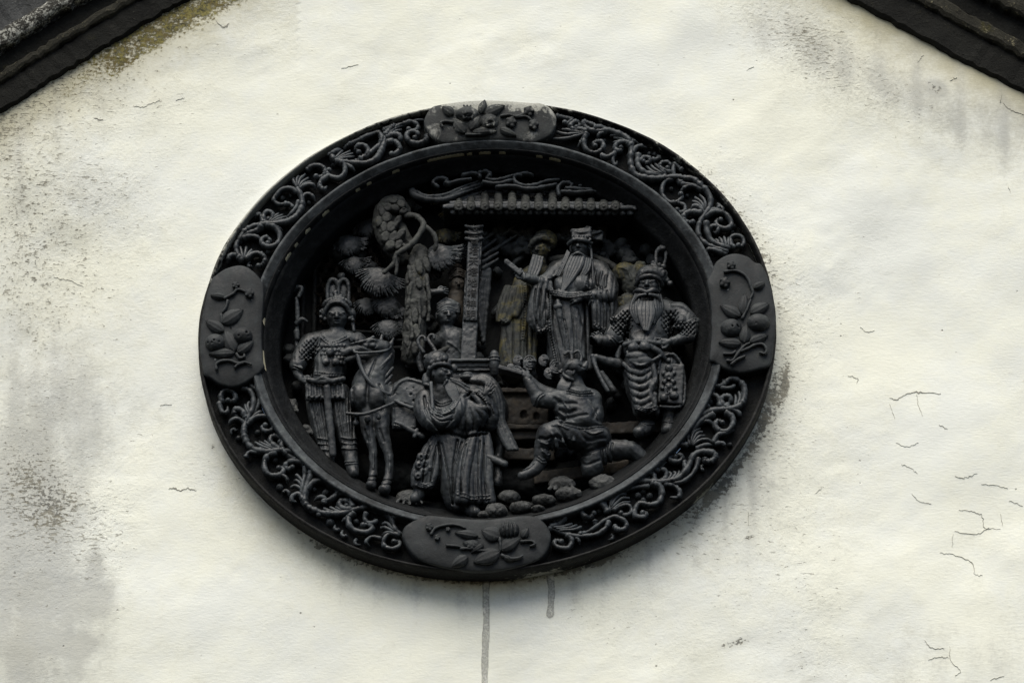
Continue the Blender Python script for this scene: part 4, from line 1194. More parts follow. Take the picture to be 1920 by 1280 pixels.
# rocks along the lower lip
for x, y, rx, ry, d, rid in ((954, 932, 21, 12, 8, 0), (930, 957, 21, 13, 22, 0), (977, 951, 22, 11, 20, 0), (1020, 938, 22, 11, 16, 0), (1053, 908, 25, 14, 6, 1), (1066, 926, 25, 13, 14, 0), (1131, 906, 26, 16, 8, 0), (768, 934, 26, 15, 0, 1), (905, 968, 14, 8, 20, 0), (548, 762, 10, 14, -34, 1), (574, 806, 13, 9, -30, 1), (1008, 955, 14, 8, 22, 0)):
    s = Sculpt(1.7); s.e((x, y, d), (rx, ry, 16), 0, 2); s.e((x + 4, y + ry * .6, d - 6), (rx * .6, ry * .7, 14), 0, 4)
    if rid:
        for k in range(5):
            u = (k - 2) / 2.2; s.c([(x + u * rx * .4, y - ry * .8, d + 6, 3), (x + u * rx, y + ry * .6, d + 12, 3)], 1.5)
    s.noise(1.6, 6); s.noise(.9, 2.6); grp(s, 'rock', M['rock'])

# fretted hexagonal screen behind the left side
hexv = []
R0 = 13.0
cells = []
for r in range(8):
    for c in range(6):
        x = 600 + c * 21 + (r % 2) * 10.5; y = 470 + r * 18.5
        cells.append((x, y))
for i, (x, y) in enumerate(cells):
    th = np.linspace(0, 2 * math.pi, 7)[:-1] + math.pi / 6; V = []; F = []
    c0 = np.array(P(x, y, -68))
    for t in th:
        for rr, z in ((10.6, 0), (12.2, 4), (8.6, 4), (8.2, -8), (12.4, -8)):
            V.append(c0 + np.array([rr * math.cos(t), rr * math.sin(t) * 1.03, z]))
    for k in range(6):
        n_ = (k + 1) % 6
        for a, b in ((0, 1), (1, 4), (4, 3), (3, 2), (2, 0)): F.append((k * 5 + a, k * 5 + b, n_ * 5 + b, n_ * 5 + a))
    part('lattice_cell', np.array(V), F, M['brown'], None, smooth=False)
s = Sculpt(2.2)
for y, d in ((622, -62), (636, -58), (650, -60)): s.c([(660, y, d, 4), (760, y + 2, d, 4)], 2)
s.c([(592, 430, -70, 5), (588, 650, -70, 5)], 2); s.c([(570, 460, -72, 6), (566, 680, -72, 6)], 2)
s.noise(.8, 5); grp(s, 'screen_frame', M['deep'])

# pavilion roof
s = Sculpt(2.0)
s.box((1012, 404, -26), (184, 5, 42), -.4, 2, 1)
s.box((1015, 396, -30), (176, 5, 36), -.4, 2, 1)
for i in range(24):
    x = 850 + i * 14.4; s.e((x, 397 + .1 * i, 5), (7, 6, 5), 0, 1.5)
s.fold([(835, 408), (1195, 411)], 1.6, -1.5, 0)
s.noise(1.0, 6)
roof = grp(s, 'pavilion_roof', M['figure'], 'tiled pavilion roof carved along the top of the scene')
s = Sculpt(1.8)
for t in np.linspace(0, 1, 7): s.c([(846 + 8 * t, 392 - 32 * t, -8 - 36 * t, 5.5), (1168 - 10 * t, 394 - 32 * t, -8 - 36 * t, 5.5)], 3)
s.noise(.8, 5); spart(s, 'tile_bed', M['figure'], roof)
for i, x in enumerate((860, 883, 909, 934, 960, 985, 1010, 1036, 1060, 1085, 1108, 1132, 1154)):
    L = (8, 12, 20, 26, 28, 22, 26, 28, 16, 12, 12, 11, 8)[i]; y = 386
    s = Sculpt(1.5); a = np.array([P(x, y, 11) + (8.8,), tuple(np.array(P(x + .6, y - L, -24))) + (8,)])
    s.cW(a, 1); s.e((x, y + 1, 17), (9.6, 9.2, 4.4), 0, 1); s.e((x, y + 1, 22.0), (6.2, 6.0, 2.8), 0, .6, True); s.e((x, y + 1, 20.4), (3, 3, 2), 0, .5)
    for k in range(1, 4): s.fold([(x - 8, y - L * k / 4), (x + 8, y - L * k / 4)], 1.1, -.8, -20)
    s.noise(.6, 4); spart(s, 'roof_tile', M['bark'], roof)
s = Sculpt(1.7)
s.c([(771, 354, -12, 6), (776, 364, -8, 8), (790, 371, -6, 8), (810, 374, -6, 7), (840, 372, -8, 6.5), (870, 358, -14, 6), (902, 346, -22, 5.5)], 2)
s.c([(782, 360, -6, 4), (800, 367, -3, 3), (835, 364, -5, 2.6), (870, 349, -10, 2.4), (902, 338, -18, 2.4)], 1)
s.c([(830, 384, -20, 6), (860, 376, -24, 6), (900, 362, -34, 6)], 3)
s.fold([(775, 358), (800, 371), (840, 368), (900, 343)], 1.4, -1.6, -6)
s.noise(.7, 5); spart(s, 'upturned_ridge', M['figure'], roof)
for pts in ([(900, 334), (899, 326), (910, 323), (920, 328), (912, 336), (930, 339), (950, 334), (965, 329)],
            [(978, 330), (966, 330), (965, 341), (978, 349), (1000, 349), (1024, 341), (1054, 337)],
            [(1000, 330), (985, 326), (968, 330)], [(866, 330), (885, 326), (902, 330)],
            [(1048, 368), (1047, 352), (1058, 344), (1072, 347), (1066, 356)], [(1052, 360), (1080, 362), (1110, 360), (1135, 364)], [(1060, 354), (1090, 356), (1130, 357)], [(905, 342), (930, 346), (962, 338)],
            [(822, 352), (812, 344), (822, 336), (838, 338), (836, 346), (860, 340), (884, 336)], [(1085, 350), (1110, 346), (1128, 352), (1120, 360), (1108, 356)], [(930, 352), (960, 350), (990, 356), (1020, 352), (1044, 346)]):
    V, F = bar_geo([q + (-4,) for q in pts], 4.4, 2.2, 5, 8, (.9, .7), .08); part('cloud_scroll', V, F, M['figure'], roof)

# inscribed stela
s = Sculpt(1.5)
ang = math.degrees(math.atan2(12, 262))
s.box((884.5, 556, -22), (14.5, 142, 12), -2.6, 2, 1)
s.box((887, 516, -9), (13.5, 94, 4), -2.6, 1.5, 1)
s.fold([(876, 424), (872, 604)], 1.0, -1.4, -8); s.fold([(902, 424), (896, 604)], 1.0, -1.4, -8)
for y in (424, 436, 447): s.c([(874, y, -6, 3.4), (889, y + 3, -2, 3.8), (904, y, -6, 3.4)], 1.5)
s.noise(.6, 5)
stela = grp(s, 'stela', M['figure'], 'upright stone stela with carved characters')
chars = '父香塔天塔地增神明'
for i, ch in enumerate(chars):
    cu = bpy.data.curves.new('carved_character', 'FONT'); cu.body = ch; cu.size = .0195; cu.extrude = .0009; cu.align_x = 'CENTER'; cu.align_y = 'CENTER'
    to = bpy.data.objects.new('tmp', cu); COL.objects.link(to)
    dg = bpy.context.evaluated_depsgraph_get(); me = bpy.data.meshes.new_from_object(to.evaluated_get(dg))
    bpy.data.objects.remove(to)
    t = i / 8; y = 431 + t * 160; x = 890.6 - t * 7.6
    if i < 2: y -= 0
    c0 = BL([P(x, y, -4.4 if i > 1 else -.6)])[0]
    me.transform(Matrix.Translation(c0) @ Matrix.Rotation(math.radians(90), 4, 'X') @ Matrix.Rotation(math.radians(-2.6), 4, 'Z'))
    me.materials.clear(); me.materials.append(M['letter'])
    co = bpy.data.objects.new('carved_character', me); COL.objects.link(co); adopt(co, stela)

# altar, rail, incense burner
s = Sculpt(1.8)
s.box((884, 690, -12), (46, 8, 10), 0, 2, 1); s.box((884, 690, -2), (38, 3.5, 3), 0, 1, .6, True)
s.box((884, 679, -8), (50, 3, 13), 0, 1.5, 1); s.box((884, 712, -20), (46, 14, 10), 0, 2, 1)
s.noise(.7, 5); grp(s, 'altar_rail', M['figure'], 'panelled altar rail below the stela')
s = Sculpt(1.4)
for y, r in ((660, 4), (665, 9), (671, 11.5), (677, 12)): s.e((927, y, 0), (r, 3.4, r), 0, 1)
s.c([(927, 664, 0, 8), (927, 684, 0, 10), (927, 700, -2, 7)], 2); s.noise(.5, 4)
grp(s, 'incense_burner', M['figure'], 'small lidded incense burner on the altar')
s = Sculpt(2.0)
s.box((985, 772, -52), (44, 34, 22), 0, 3, 2); s.box((985, 740, -46), (48, 5, 26), 0, 2, 1); s.box((985, 808, -46), (50, 5, 26), 0, 2, 1)
s.e((982, 777, -30), (7, 9, 9), 0, 1, True); s.e((1006, 780, -30), (6, 8, 9), 0, 1, True); s.noise(1.0, 6)
grp(s, 'altar_table', M['brown'], 'brown altar table with two round openings')
for x, y, r, fl in ((972, 677, 10, 0), (993, 680, 13, 1), (1020, 676, 10, 0), (1043, 687, 13, 1), (958, 690, 8, 0), (1030, 700, 10, 0)):
    s = Sculpt(1.4); s.e((x, y, -4), (r, r * 1.15, 8), -15, 2)
    for q in (.9, .58, .28): 
        s.c([(x + r * q * math.cos(a), y + r * q * math.sin(a) * 1.1, 3 + (1 - q) * 2, 1.9) for a in np.linspace(.4 + q, 5.2 + q, 7)], .8, 2)
    s.c([(x, y + r * .5, -10, r * .6), (x + 4, y + r * 1.5, -20, r * .7)], 3); s.noise(.5, 4)
    grp(s, 'smoke_curl', M['figure'])

# ---- pine tree
s = Sculpt(1.8)
s.c([(764, 405, -18, 8), (752, 388, -16, 15), (735, 381, -16, 19), (722, 394, -16, 20), (718, 420, -16, 20), (727, 446, -16, 20), (738, 468, -20, 17), (752, 485, -30, 16)], 4)
s.c([(742, 412, -22, 12), (756, 440, -20, 13), (768, 462, -24, 12)], 5)
s.c([(788, 474, -22, 16), (785, 500, -20, 21), (780, 535, -18, 20), (783, 570, -20, 23), (777, 610, -20, 21), (776, 640, -22, 22), (772, 668, -24, 20)], 4)
for a_, b_, r_ in (((768, 500, 0), (764, 580, -2), 3.5), ((800, 520, -2), (802, 600, -4), 3.5), ((786, 560, 4), (780, 650, 2), 3), ((772, 600, 0), (764, 664, -4), 3)): s.c([a_ + (r_,), ((a_[0] + b_[0]) / 2 + 4, (a_[1] + b_[1]) / 2, a_[2] + 1, r_), b_ + (r_,)], 3)
s.c([(738, 470, -22, 9), (745, 492, -10, 4)], 2)
s.noise(2.2, 8); s.noise(.8, 3)
pine = grp(s, 'pine_tree', M['bark'], 'carved pine with bent scaly trunk')
def bark_scale(x, y, d, rx, ry, rot):
    s = Sculpt(1.4); s.e((x, y, d - 7), (rx * 1.25, ry * 1.2, 12), rot, 1); s.box((x, y, d + 11), (rx * 2, ry * 2, 9.2), 0, .5, 1.6, True); s.noise(.8, 4)
    spart(s, 'bark_scale', M['bark'], pine)
for x, y, rx, ry, rot in ((737, 379, 8, 5, 0), (727, 391, 8, 7, 30), (716, 398, 6, 9, 10), (741, 392, 8, 6, -20), (752, 385, 7, 7, 40), (757, 398, 7, 5, 30), (725, 410, 8, 9, 0), (711, 417, 6, 9, 0), (733, 428, 8, 10, -15), (720, 428, 6, 9, 0), (723, 446, 8, 9, -10), (738, 446, 7, 10, -20), (750, 442, 6, 12, -35), (732, 461, 8, 9, -20), (744, 418, 5, 12, -25), (748, 460, 6, 8, -20)):
    bark_scale(x, y, 4.6, rx * 1.05, ry * 1.15, rot)
for i in range(6):
    for j, x in enumerate((770, 784, 796)):
        if RNG.uniform() < .12: continue
        bark_scale(x + RNG.uniform(-3, 3) - i * 1.2, 490 + i * 30 + (0, 15, 8)[j] + RNG.uniform(-4, 4), (-3, 4.2, -3)[j], RNG.uniform(5.6, 7.4), RNG.uniform(11, 15), RNG.uniform(-14, 14))
for pts, r in (([(760, 404, -4), (780, 405, 2), (794, 420, 6), (788, 436, 8), (775, 454, 8), (759, 467, 8), (743, 478, 6), (738, 494, 4), (719, 512, 0)], 6), ([(794, 422, 6), (812, 438, 2), (818, 454, 0), (815, 470, -4)], 5), ([(742, 480, 6), (744, 500, 4), (742, 516, 2)], 3.4), ([(775, 454, 8), (762, 462, 6), (756, 458, 4)], 4)):
    V, F = bar_geo(pts, r, 1.0, 5, 9, (1.1, .7), .10); part('branch', V, F, M['bark'], pine)
def needle_fan(cx, cy, d, a0, a1, L, n=17, moss=False):
    s = Sculpt(1.5)
    c_ = (a0 + a1) / 2; hw = min((a1 - a0) / 2, 78); a0, a1 = c_ - hw, c_ + hw; L *= 1.12
    n = int(n * 1.4); am = math.radians(c_); o = .46
    ex, ey = cx + L * o * math.cos(am), cy - L * o * math.sin(am)
    s.e((ex, ey, d - 9), (L * .56, L * .5, 9), math.degrees(am), 3)
    for k in range(n):
        a = math.radians(a0 + (a1 - a0) * k / (n - 1)); q = L * RNG.uniform(.84, 1.0)
        pts = []
        for t in (.05, .3, .6, .85, 1.0):
            x, y = cx + q * t * math.cos(a + .3 * t), cy - q * t * math.sin(a + .3 * t)
            u = min(1, math.hypot((x - ex) / (L * .60), (y - ey) / (L * .55)))
            pts.append((x, y, d - 9 + 9 * math.sqrt(max(0, 1 - u * u)) + 1.2, 2.0 - .5 * t))
        s.c(pts, .7, 2)
    s.noise(.5, 4)
    spart(s, 'needle_fan', M['figure_moss' if moss else 'figure'], pine)
needle_fan(719, 506, -14, 165, 320, 48, 20); needle_fan(820, 460, -16, 215, 345, 44, 20); needle_fan(655, 442, -40, 150, 372, 36, 22)
needle_fan(690, 412, -44, 170, 380, 32, 18); needle_fan(738, 556, -36, 150, 300, 40, 22); needle_fan(728, 600, -44, 180, 350, 34, 16); needle_fan(812, 352, -44, 180, 395, 30, 16, True)
needle_fan(838, 430, -52, 180, 330, 26, 14, True)

needle_fan(664, 482, -46, 150, 380, 30, 14); needle_fan(610, 440, -52, 160, 390, 28, 14); needle_fan(690, 560, -50, 140, 380, 30, 14); needle_fan(845, 392, -48, 180, 360, 26, 12, True)
needle_fan(800, 500, -46, 220, 420, 30, 14); needle_fan(850, 470, -54, 200, 380, 24, 12); needle_fan(770, 372, -50, 120, 330, 26, 12, True); needle_fan(690, 384, -54, 160, 380, 24, 12)
# rockwork filling the back of the recess
s = Sculpt(2.4)
for x0, x1, y0, y1, n_ in ((920, 1000, 420, 520, 16), (1120, 1270, 415, 530, 40), (560, 700, 420, 520, 26), (900, 1100, 425, 470, 18), (1140, 1290, 560, 760, 30), (760, 960, 560, 700, 26), (540, 720, 640, 860, 30), (940, 1160, 700, 860, 24), (1130, 1180, 600, 700, 12)):
    for k in range(n_):
        x, y = RNG.uniform(x0, x1), RNG.uniform(y0, y1)
        s.e((x, y, -70), (RNG.uniform(8, 18), RNG.uniform(6, 14), RNG.uniform(10, 24)), RNG.uniform(-60, 60), 4)
s.noise(2.0, 8); s.noise(1.2, 4); grp(s, 'rockwork', M['clay'], 'rough dark rockwork behind the figures')['kind'] = 'stuff'

# small tree-root / banner strokes behind the stela
s = Sculpt(1.8)
for a, b in (((902, 470, -50), (965, 424, -60)), ((904, 452, -54), (950, 420, -62)), ((904, 492, -46), (934, 474, -50)), ((905, 503, -44), (934, 486, -50)), ((908, 480, -52), (980, 434, -64))):
    s.c([a + (5,), b + (3,)], 2)
s.sheet([(905, 510, -46), (898, 560, -48), (900, 610, -50)], [(918, 506, -50), (914, 560, -52), (906, 640, -54)], 4, 4.5, 1.5)
s.noise(1.0, 6); grp(s, 'hanging_banner', M['figure'], 'windblown banner behind the stela')
s = Sculpt(1.8); s.c([(812, 666, -20, 4), (840, 652, -20, 6), (862, 640, -22, 6)], 2); s.c([(1033, 487, -48, 6), (1046, 484, -46, 6), (1060, 482, -46, 6)], 2); s.c([(1112, 480, -50, 5), (1135, 492, -44, 8), (1162, 508, -44, 8)], 3); s.noise(1, 5)
grp(s, 'tree_limb', M['bark'])

# ---- halberd standing at the left edge
s = Sculpt(1.5)
s.c([(557, 700, -30, 3.4), (556, 640, -28, 3.4), (558, 590, -26, 4.4), (556, 560, -24, 4)], 1); s.c([(548, 546, -24, 3.5), (557, 539, -22, 5), (566, 541, -22, 4), (560, 556, -22, 4)], 1)
s.c([(556, 606, -22, 5), (566, 598, -18, 4.4), (575, 602, -18, 2.6)], 1); s.c([(556, 622, -24, 6), (557, 634, -24, 5)], 1); s.noise(.8, 4)
grp(s, 'halberd', M['figure'], 'halberd upright at the left end of the scene')

# ---- left guard
s = Sculpt(1.25)
head(s, 632, 594, -14, 25, 2, 14)
s.c([(583, 644, -30, 20), (625, 640, -26, 24), (668, 642, -30, 20)], 8)
s.e((624, 668, -22), (40, 34, 26), 0, 8); s.c([(618, 690, -22, 32), (612, 716, -22, 31)], 8)
s.c([(580, 645, -26, 19), (566, 668, -16, 17), (558, 685, -10, 15)], 4); s.c([(560, 684, -10, 11), (558, 700, -8, 8), (564, 708, -6, 7)], 3)
hand(s, 570, 713, -4, -20, 15, .2, .2, 1)
s.c([(672, 645, -28, 18), (688, 670, -26, 16), (690, 690, -28, 14)], 4)
for dx, y0, y1 in ((-1, 1, 0),):
    s.c([(594, 738, -22, 21), (598, 780, -22, 20), (608, 820, -20, 16), (616, 850, -18, 14)], 6); s.c([(636, 738, -22, 21), (642, 785, -18, 20), (652, 825, -16, 16), (656, 852, -14, 14)], 6)
s.c([(617, 852, -16, 12), (612, 872, -10, 10), (606, 880, -2, 9)], 3); s.c([(657, 852, -12, 13), (660, 872, -6, 12), (662, 886, 2, 10)], 3)
s.c([(562, 664, -6, 3), (572, 672, 0, 3), (584, 672, 0, 3)], 1.5); s.c([(557, 684, 0, 3), (566, 690, 3, 3)], 1.5)
for i in range(6):
    s.fold([(582 + i * 6, 745), (592 + i * 5, 790), (602 + i * 4, 835)], 1.6, -1.6, -5); s.fold([(630 + i * 6, 745), (636 + i * 5, 790), (646 + i * 3, 835)], 1.6, -1.6, -5)
for y in (820, 830, 840): s.fold([(596, y), (614, y + 4), (628, y)], 1.6, 1.8, -5); s.fold([(640, y), (656, y + 4), (670, y)], 1.6, 1.8, -5)
s.fold([(600, 632), (594, 655), (586, 680)], 2, 2, 0); s.fold([(655, 630), (665, 650)], 2, 2, 0)
s.cloth(.9, 7, 30, 0, 640); 
scales(s, [(570, 640), (592, 628), (598, 660), (580, 680), (562, 672)], -5); scales(s, [(655, 632), (678, 640), (676, 668), (658, 664)], -5)
hem(s, [(604, 632), (622, 646), (650, 632)], -5); hem(s, [(550, 690), (566, 696)], -5, 4, False); hem(s, [(590, 700), (616, 706), (650, 700)], 0, 5)
for f_ in ([(588, 660), (586, 690), (584, 706)], [(650, 664), (652, 690)], [(617, 752), (620, 800), (624, 850)]): s.fold(f_, 2.2, -3.2, 0)
hem(s, [(602, 862), (616, 866), (628, 862)], 0, 5, False); hem(s, [(642, 866), (658, 870), (672, 866)], 0, 5, False)
s.noise(.35, 5)
g1 = grp(s, 'guard_figure', M['figure'], 'standing guard figure with jewelled crown, hand on hip, behind the horse')
s = Sculpt(1.5)
s.e((632, 574, -18), (27, 14, 24), 0, 3); s.c([(607, 588, -6, 4), (616, 572, 2, 4), (632, 566, 6, 4.4), (648, 572, 2, 4), (657, 588, -6, 4)], 2)
for k in range(13):
    a = math.pi * k / 12; s.e((632 - 24 * math.cos(a), 572 - 12 * math.sin(a), -6 + 6 * math.sin(a)), (4.6, 4.6, 4.6), 0, 1)
for k in range(9): s.e((633 + RNG.uniform(-7, 7), 553 + RNG.uniform(-6, 6), -6 + RNG.uniform(0, 5)), (4.4, 4.4, 4.4), 0, 1)
for x in (607, 659):
    s.e((x, 590, -18), (9, 13, 10), 0, 2)
    for k in range(6): s.e((x + RNG.uniform(-6, 6), 590 + RNG.uniform(-10, 10), -9), (3.6, 3.6, 3.6), 0, .8)
s.c([(660, 600, -16, 4), (664, 620, -14, 3)], 1); s.noise(.6, 3.5)
spart(s, 'crown', M['figure'], g1)
s = Sculpt(1.5)
for x in (624, 644):
    s.c([(x - 9, 566, -40, 4), (x - 10, 542, -40, 4), (x - 6, 528, -38, 4.4), (x + 1, 524, -38, 4.8), (x + 8, 530, -38, 4.4), (x + 10, 545, -40, 4), (x + 9, 566, -40, 4)], 1); s.e((x, 546, -46), (8, 22, 5), 0, 1)
s.e((640, 518, -50), (8, 8, 6), 0, 2); s.noise(.6, 4); spart(s, 'plume', M['figure'], g1)
s = Sculpt(1.5)
for k in range(7):
    for j in range(5):
        x, y = 604 + k * 7 + (j % 2) * 3.5, 648 + j * 8; s.e((x, y, 8 - abs(k - 3) * 2.0), (4.4, 4.6, 4), 0, .5)
s.e((619, 660, 13), (8, 8, 6), 0, 1); s.e((611, 678, 13), (8, 7, 5), 0, 1); s.e((629, 678, 13), (8, 7, 5), 0, 1); s.noise(.6, 4)
spart(s, 'breastplate', M['figure'], g1)
s = Sculpt(1.6)
s.c([(578, 712, 6, 5), (610, 716, 14, 5.5), (644, 710, 8, 5)], 2); s.sheet([(576, 722, 0), (577, 748, 2)], [(642, 722, 2), (644, 746, 4)], 14, 4, 2, 1.2)
for k in range(14): s.e((580 + k * 4.8, 742 + (k % 2) * 3, 8), (3, 3, 3), 0, .6)
s.c([(596, 712, 14, 4), (606, 708, 16, 5), (618, 714, 16, 4)], 1); s.c([(613, 726, 12, 7), (616, 770, 8, 7), (621, 815, 6, 7), (624, 850, 4, 7)], 1.5, flat=.6); s.noise(.7, 4)
spart(s, 'belt', M['figure'], g1)

# ---- horse
s = Sculpt(1.6)
s.c([(718, 652, 8, 15), (702, 651, 12, 14.5), (678, 653, 16, 10.5), (656, 657, 18, 8), (645, 662, 18, 7)], 4)
s.c([(716, 664, 6, 13), (692, 667, 10, 8), (664, 670, 14, 6), (650, 674, 14, 5)], 3)
s.c([(646, 660, 20, 5), (640, 658, 20, 4)], 2); s.e((642, 662, 26), (3, 2.4, 4), 20, .8, True); s.c([(652, 668, 26, 1.6), (640, 670, 26, 2)], .6, cut=True)
s.e((699, 647, 27), (9.5, 6.5, 6), 20, 1, True); s.e((699, 648, 23), (6.8, 5, 6), 15, .6); s.c([(688, 642, 24, 3), (699, 637, 26, 3.4), (712, 643, 20, 3)], 1.5); s.c([(690, 653, 24, 1.8), (700, 655, 25, 2), (710, 651, 20, 1.8)], 1)
s.c([(714, 640, 8, 5), (716, 629, 8, 2.4)], 2); s.c([(731, 648, 4, 5.5), (738, 635, 6, 2.2)], 1.5)
s.c([(660, 646, 24, 2.4), (680, 640, 26, 3), (700, 632, 22, 3)], 2)
s.c([(726, 662, -6, 15), (714, 684, -4, 23), (696, 716, -6, 33), (694, 742, -8, 36)], 8)
s.e((676, 744, 8), (21, 26, 22), 10, 5); s.e((706, 746, 8), (24, 30, 24), -8, 4); s.fold([(690, 722), (688, 745), (692, 768)], 3, -3, 20)
s.c([(700, 755, -16, 38), (760, 762, -24, 42), (840, 768, -28, 44), (900, 758, -28, 42), (918, 770, -28, 36)], 10)
s.c([(690, 770, 2, 17), (689, 800, 6, 13), (694, 822, 6, 10.5), (699, 845, 6, 8), (700, 872, 6, 7), (700, 890, 8, 8)], 5)
s.c([(716, 772, 2, 18), (716, 804, 8, 14), (722, 830, 8, 11), (729, 854, 8, 8.5), (730, 880, 8, 7.5), (728, 898, 10, 8.5)], 5)
s.c([(699, 888, 8, 7), (697, 900, 12, 8), (696, 908, 14, 10)], 2); s.c([(728, 896, 10, 8), (724, 908, 14, 9), (721, 917, 17, 11)], 2)
for x, y in ((698, 893), (697, 902), (726, 901), (723, 911)): s.fold([(x - 11, y), (x, y + 2), (x + 11, y)], 1.2, -1.6, 10)
s.c([(922, 770, -24, 26), (932, 810, -18, 16), (940, 832, -12, 10), (934, 860, -14, 8), (934, 892, -12, 8), (932, 905, -8, 10)], 5)
s.c([(905, 790, -30, 22), (914, 850, -20, 9), (930, 862, -8, 8), (945, 870, -2, 8)], 3)
s.fold([(690, 800), (694, 830)], 2, -1.4, 5); 
for f_ in ([(662, 730), (664, 756), (676, 772)], [(712, 724), (722, 750), (716, 772)], [(704, 676), (696, 700), (688, 720)], [(676, 650), (690, 656), (706, 660)], [(684, 806), (690, 826)], [(712, 806), (720, 828)]): s.fold(f_, 2.0, -2.2, 15)
for f_ in ([(700, 850), (700, 880)], [(731, 856), (731, 886)], [(652, 652), (670, 648)]): s.fold(f_, 1.4, 1.5, 10)
s.noise(.9, 7)
horse = grp(s, 'horse', M['figure'], 'saddled horse turning its head to the left')
s = Sculpt(1.4)
for i in range(6):
    s.c([(735 - i * 5, 664 + i * 7, 6, 3), (725 - i * 4, 676 + i * 8, 16, 3.4), (712 - i * 4, 688 + i * 9, 20, 2.6)] if i < 3 else [(742 - i * 2, 690 + (i - 3) * 14, 2, 3.4), (730 - i * 2, 704 + (i - 3) * 14, 10, 4), (716 - i, 712 + (i - 3) * 14, 14, 3)], .8)
s.noise(.6, 4); spart(s, 'mane', M['figure'], horse)
V, F = bar_geo([(668, 660, 26), (671, 668, 28), (677, 688, 28), (690, 712, 30), (711, 731, 26), (732, 740, 18)], 3.8, 1, 5, 9, (1, 1), .03); part('rein', V, F, M['figure'], horse)
V, F = bar_geo([(663, 656, 28), (668, 661, 30), (690, 661, 27), (720, 658, 20), (733, 650, 10)], 2.8, .9, 5, 8, (1, 1), .03); part('bridle', V, F, M['figure'], horse)
s = Sculpt(1.4); s.c([(650, 775, 30, 3), (682, 776, 36, 3.4), (712, 766, 36, 3), (738, 755, 22, 3)], 1); s.e((667, 793, 24), (6, 6, 6), 0, 1); s.e((689, 786, 26), (6, 6, 6), 0, 1); s.e((710, 782, 28), (5, 5, 5), 0, 1); s.c([(667, 776, 32, 2), (667, 790, 26, 2)], 1); s.noise(.5, 4)
spart(s, 'breast_strap', M['figure'], horse)
s = Sculpt(1.5)
s.sheet([(737, 744, 10), (744, 722, 14), (764, 712, 16)], [(782, 762, 22), (790, 745, 24), (800, 722, 22)], 9, 6, 5)
s.c([(735, 748, 14, 3.4), (741, 726, 20, 3.4), (763, 711, 22, 3.4), (798, 720, 28, 3.4)], 1.2); s.c([(735, 748, 14, 3.4), (760, 760, 26, 3.4), (785, 766, 30, 3.4)], 1.2)
for x, y in ((762, 728), (775, 726), (770, 738), (783, 740), (776, 750), (757, 742), (788, 752)): s.e((x, y, 27), (2, 2, 5), 0, .8, True)
s.box((758, 785, 8), (23, 22, 8), 2, 3, 2); s.fold([(739, 800), (779, 803)], 1.5, 1.5, 10); s.fold([(738, 768), (740, 803)], 1.5, 1.5, 10); s.noise(.7, 5)
spart(s, 'saddle', M['figure'], horse)
s = Sculpt(1.5)
s.sheet([(886, 706, 2), (912, 704, 6), (934, 724, 8), (944, 756, 6), (944, 786, 2), (956, 812, 4), (970, 842, 6)], [(884, 714, 6), (906, 716, 12), (922, 734, 14), (928, 762, 10), (928, 792, 6), (938, 818, 8), (952, 842, 8)], 7, 3.6, 1.2, .8)
s.e((877, 702, 0), (10, 5, 8), 0, 1); s.e((877, 708, 0), (15, 5, 10), 0, 1); s.noise(.5, 4); spart(s, 'tail', M['figure'], horse)

# ---- bearded general in the centre
s = Sculpt(1.25)
hq = head(s, 828, 702, 30, 23, 42, 6, True, 1.0)
s.c([(800, 752, 12, 22), (840, 745, 10, 26), (890, 750, 8, 22)], 8); s.e((852, 782, 10), (46, 44, 30), 0, 8)
s.c([(798, 748, 20, 20), (797, 770, 34, 20), (814, 790, 44, 20), (842, 786, 48, 19), (860, 766, 46, 17), (870, 748, 40, 12)], 4)
s.c([(886, 738, 20, 17), (906, 752, 26, 18), (920, 776, 26, 16), (918, 796, 20, 12)], 5)
for i, (x, y) in enumerate(((838, 806), (852, 810), (866, 812), (880, 810), (894, 805), (906, 796), (914, 784))):
    s.c([(868, 746, 46, 4), (868 + (x - 868) * .4 + (i - 2) * 2, 764, 50, 6), (x, y - 18, 46, 6.5), (x - 3, y, 34, 5)], 2.0)
s.c([(884, 734, 34, 6), (898, 735, 38, 7), (912, 750, 40, 7), (922, 772, 34, 6)], 2); s.c([(876, 738, 38, 4), (890, 742, 44, 5), (902, 758, 46, 5), (912, 780, 40, 4)], 1.5)
s.c([(846, 806, 12, 32), (850, 850, 8, 36), (856, 900, 6, 36), (866, 930, 4, 34)], 10)
s.sheet([(884, 812, 38), (872, 850, 42), (862, 895, 44), (858, 936, 42)], [(914, 814, 18), (918, 850, 20), (916, 900, 20), (922, 938, 18)], 6, [5, 7.5, 8, 8], 2.5, 1.6)
s.sheet([(822, 822, 26), (832, 860, 26), (842, 900, 22), (850, 945, 20)], [(862, 818, 36), (852, 860, 36), (850, 900, 34), (856, 950, 30)], 5, [5, 6, 6, 5], 2, 1.4)
s.sheet([(812, 820, 22), (792, 852, 22), (778, 885, 20), (776, 908, 18)], [(832, 824, 28), (822, 860, 30), (816, 890, 28), (806, 912, 24)], 6, [5, 6, 6, 5], 2, 1.2)
s.c([(884, 940, 10, 14), (884, 955, 16, 13), (892, 960, 26, 10)], 4); s.c([(790, 905, 4, 14), (786, 925, 6, 11), (778, 934, 12, 9)], 4)
hand(s, 912, 733, 44, 60, 16, .15, .5, -1)
for i in range(5): s.c([(812 + i * 3, 762 + i * 3.4, 40, 2.2), (830 + i * 2, 768 + i * 2.4, 46, 2.4), (846 - i, 766 + i * 1.5, 46, 1.8)], .8)
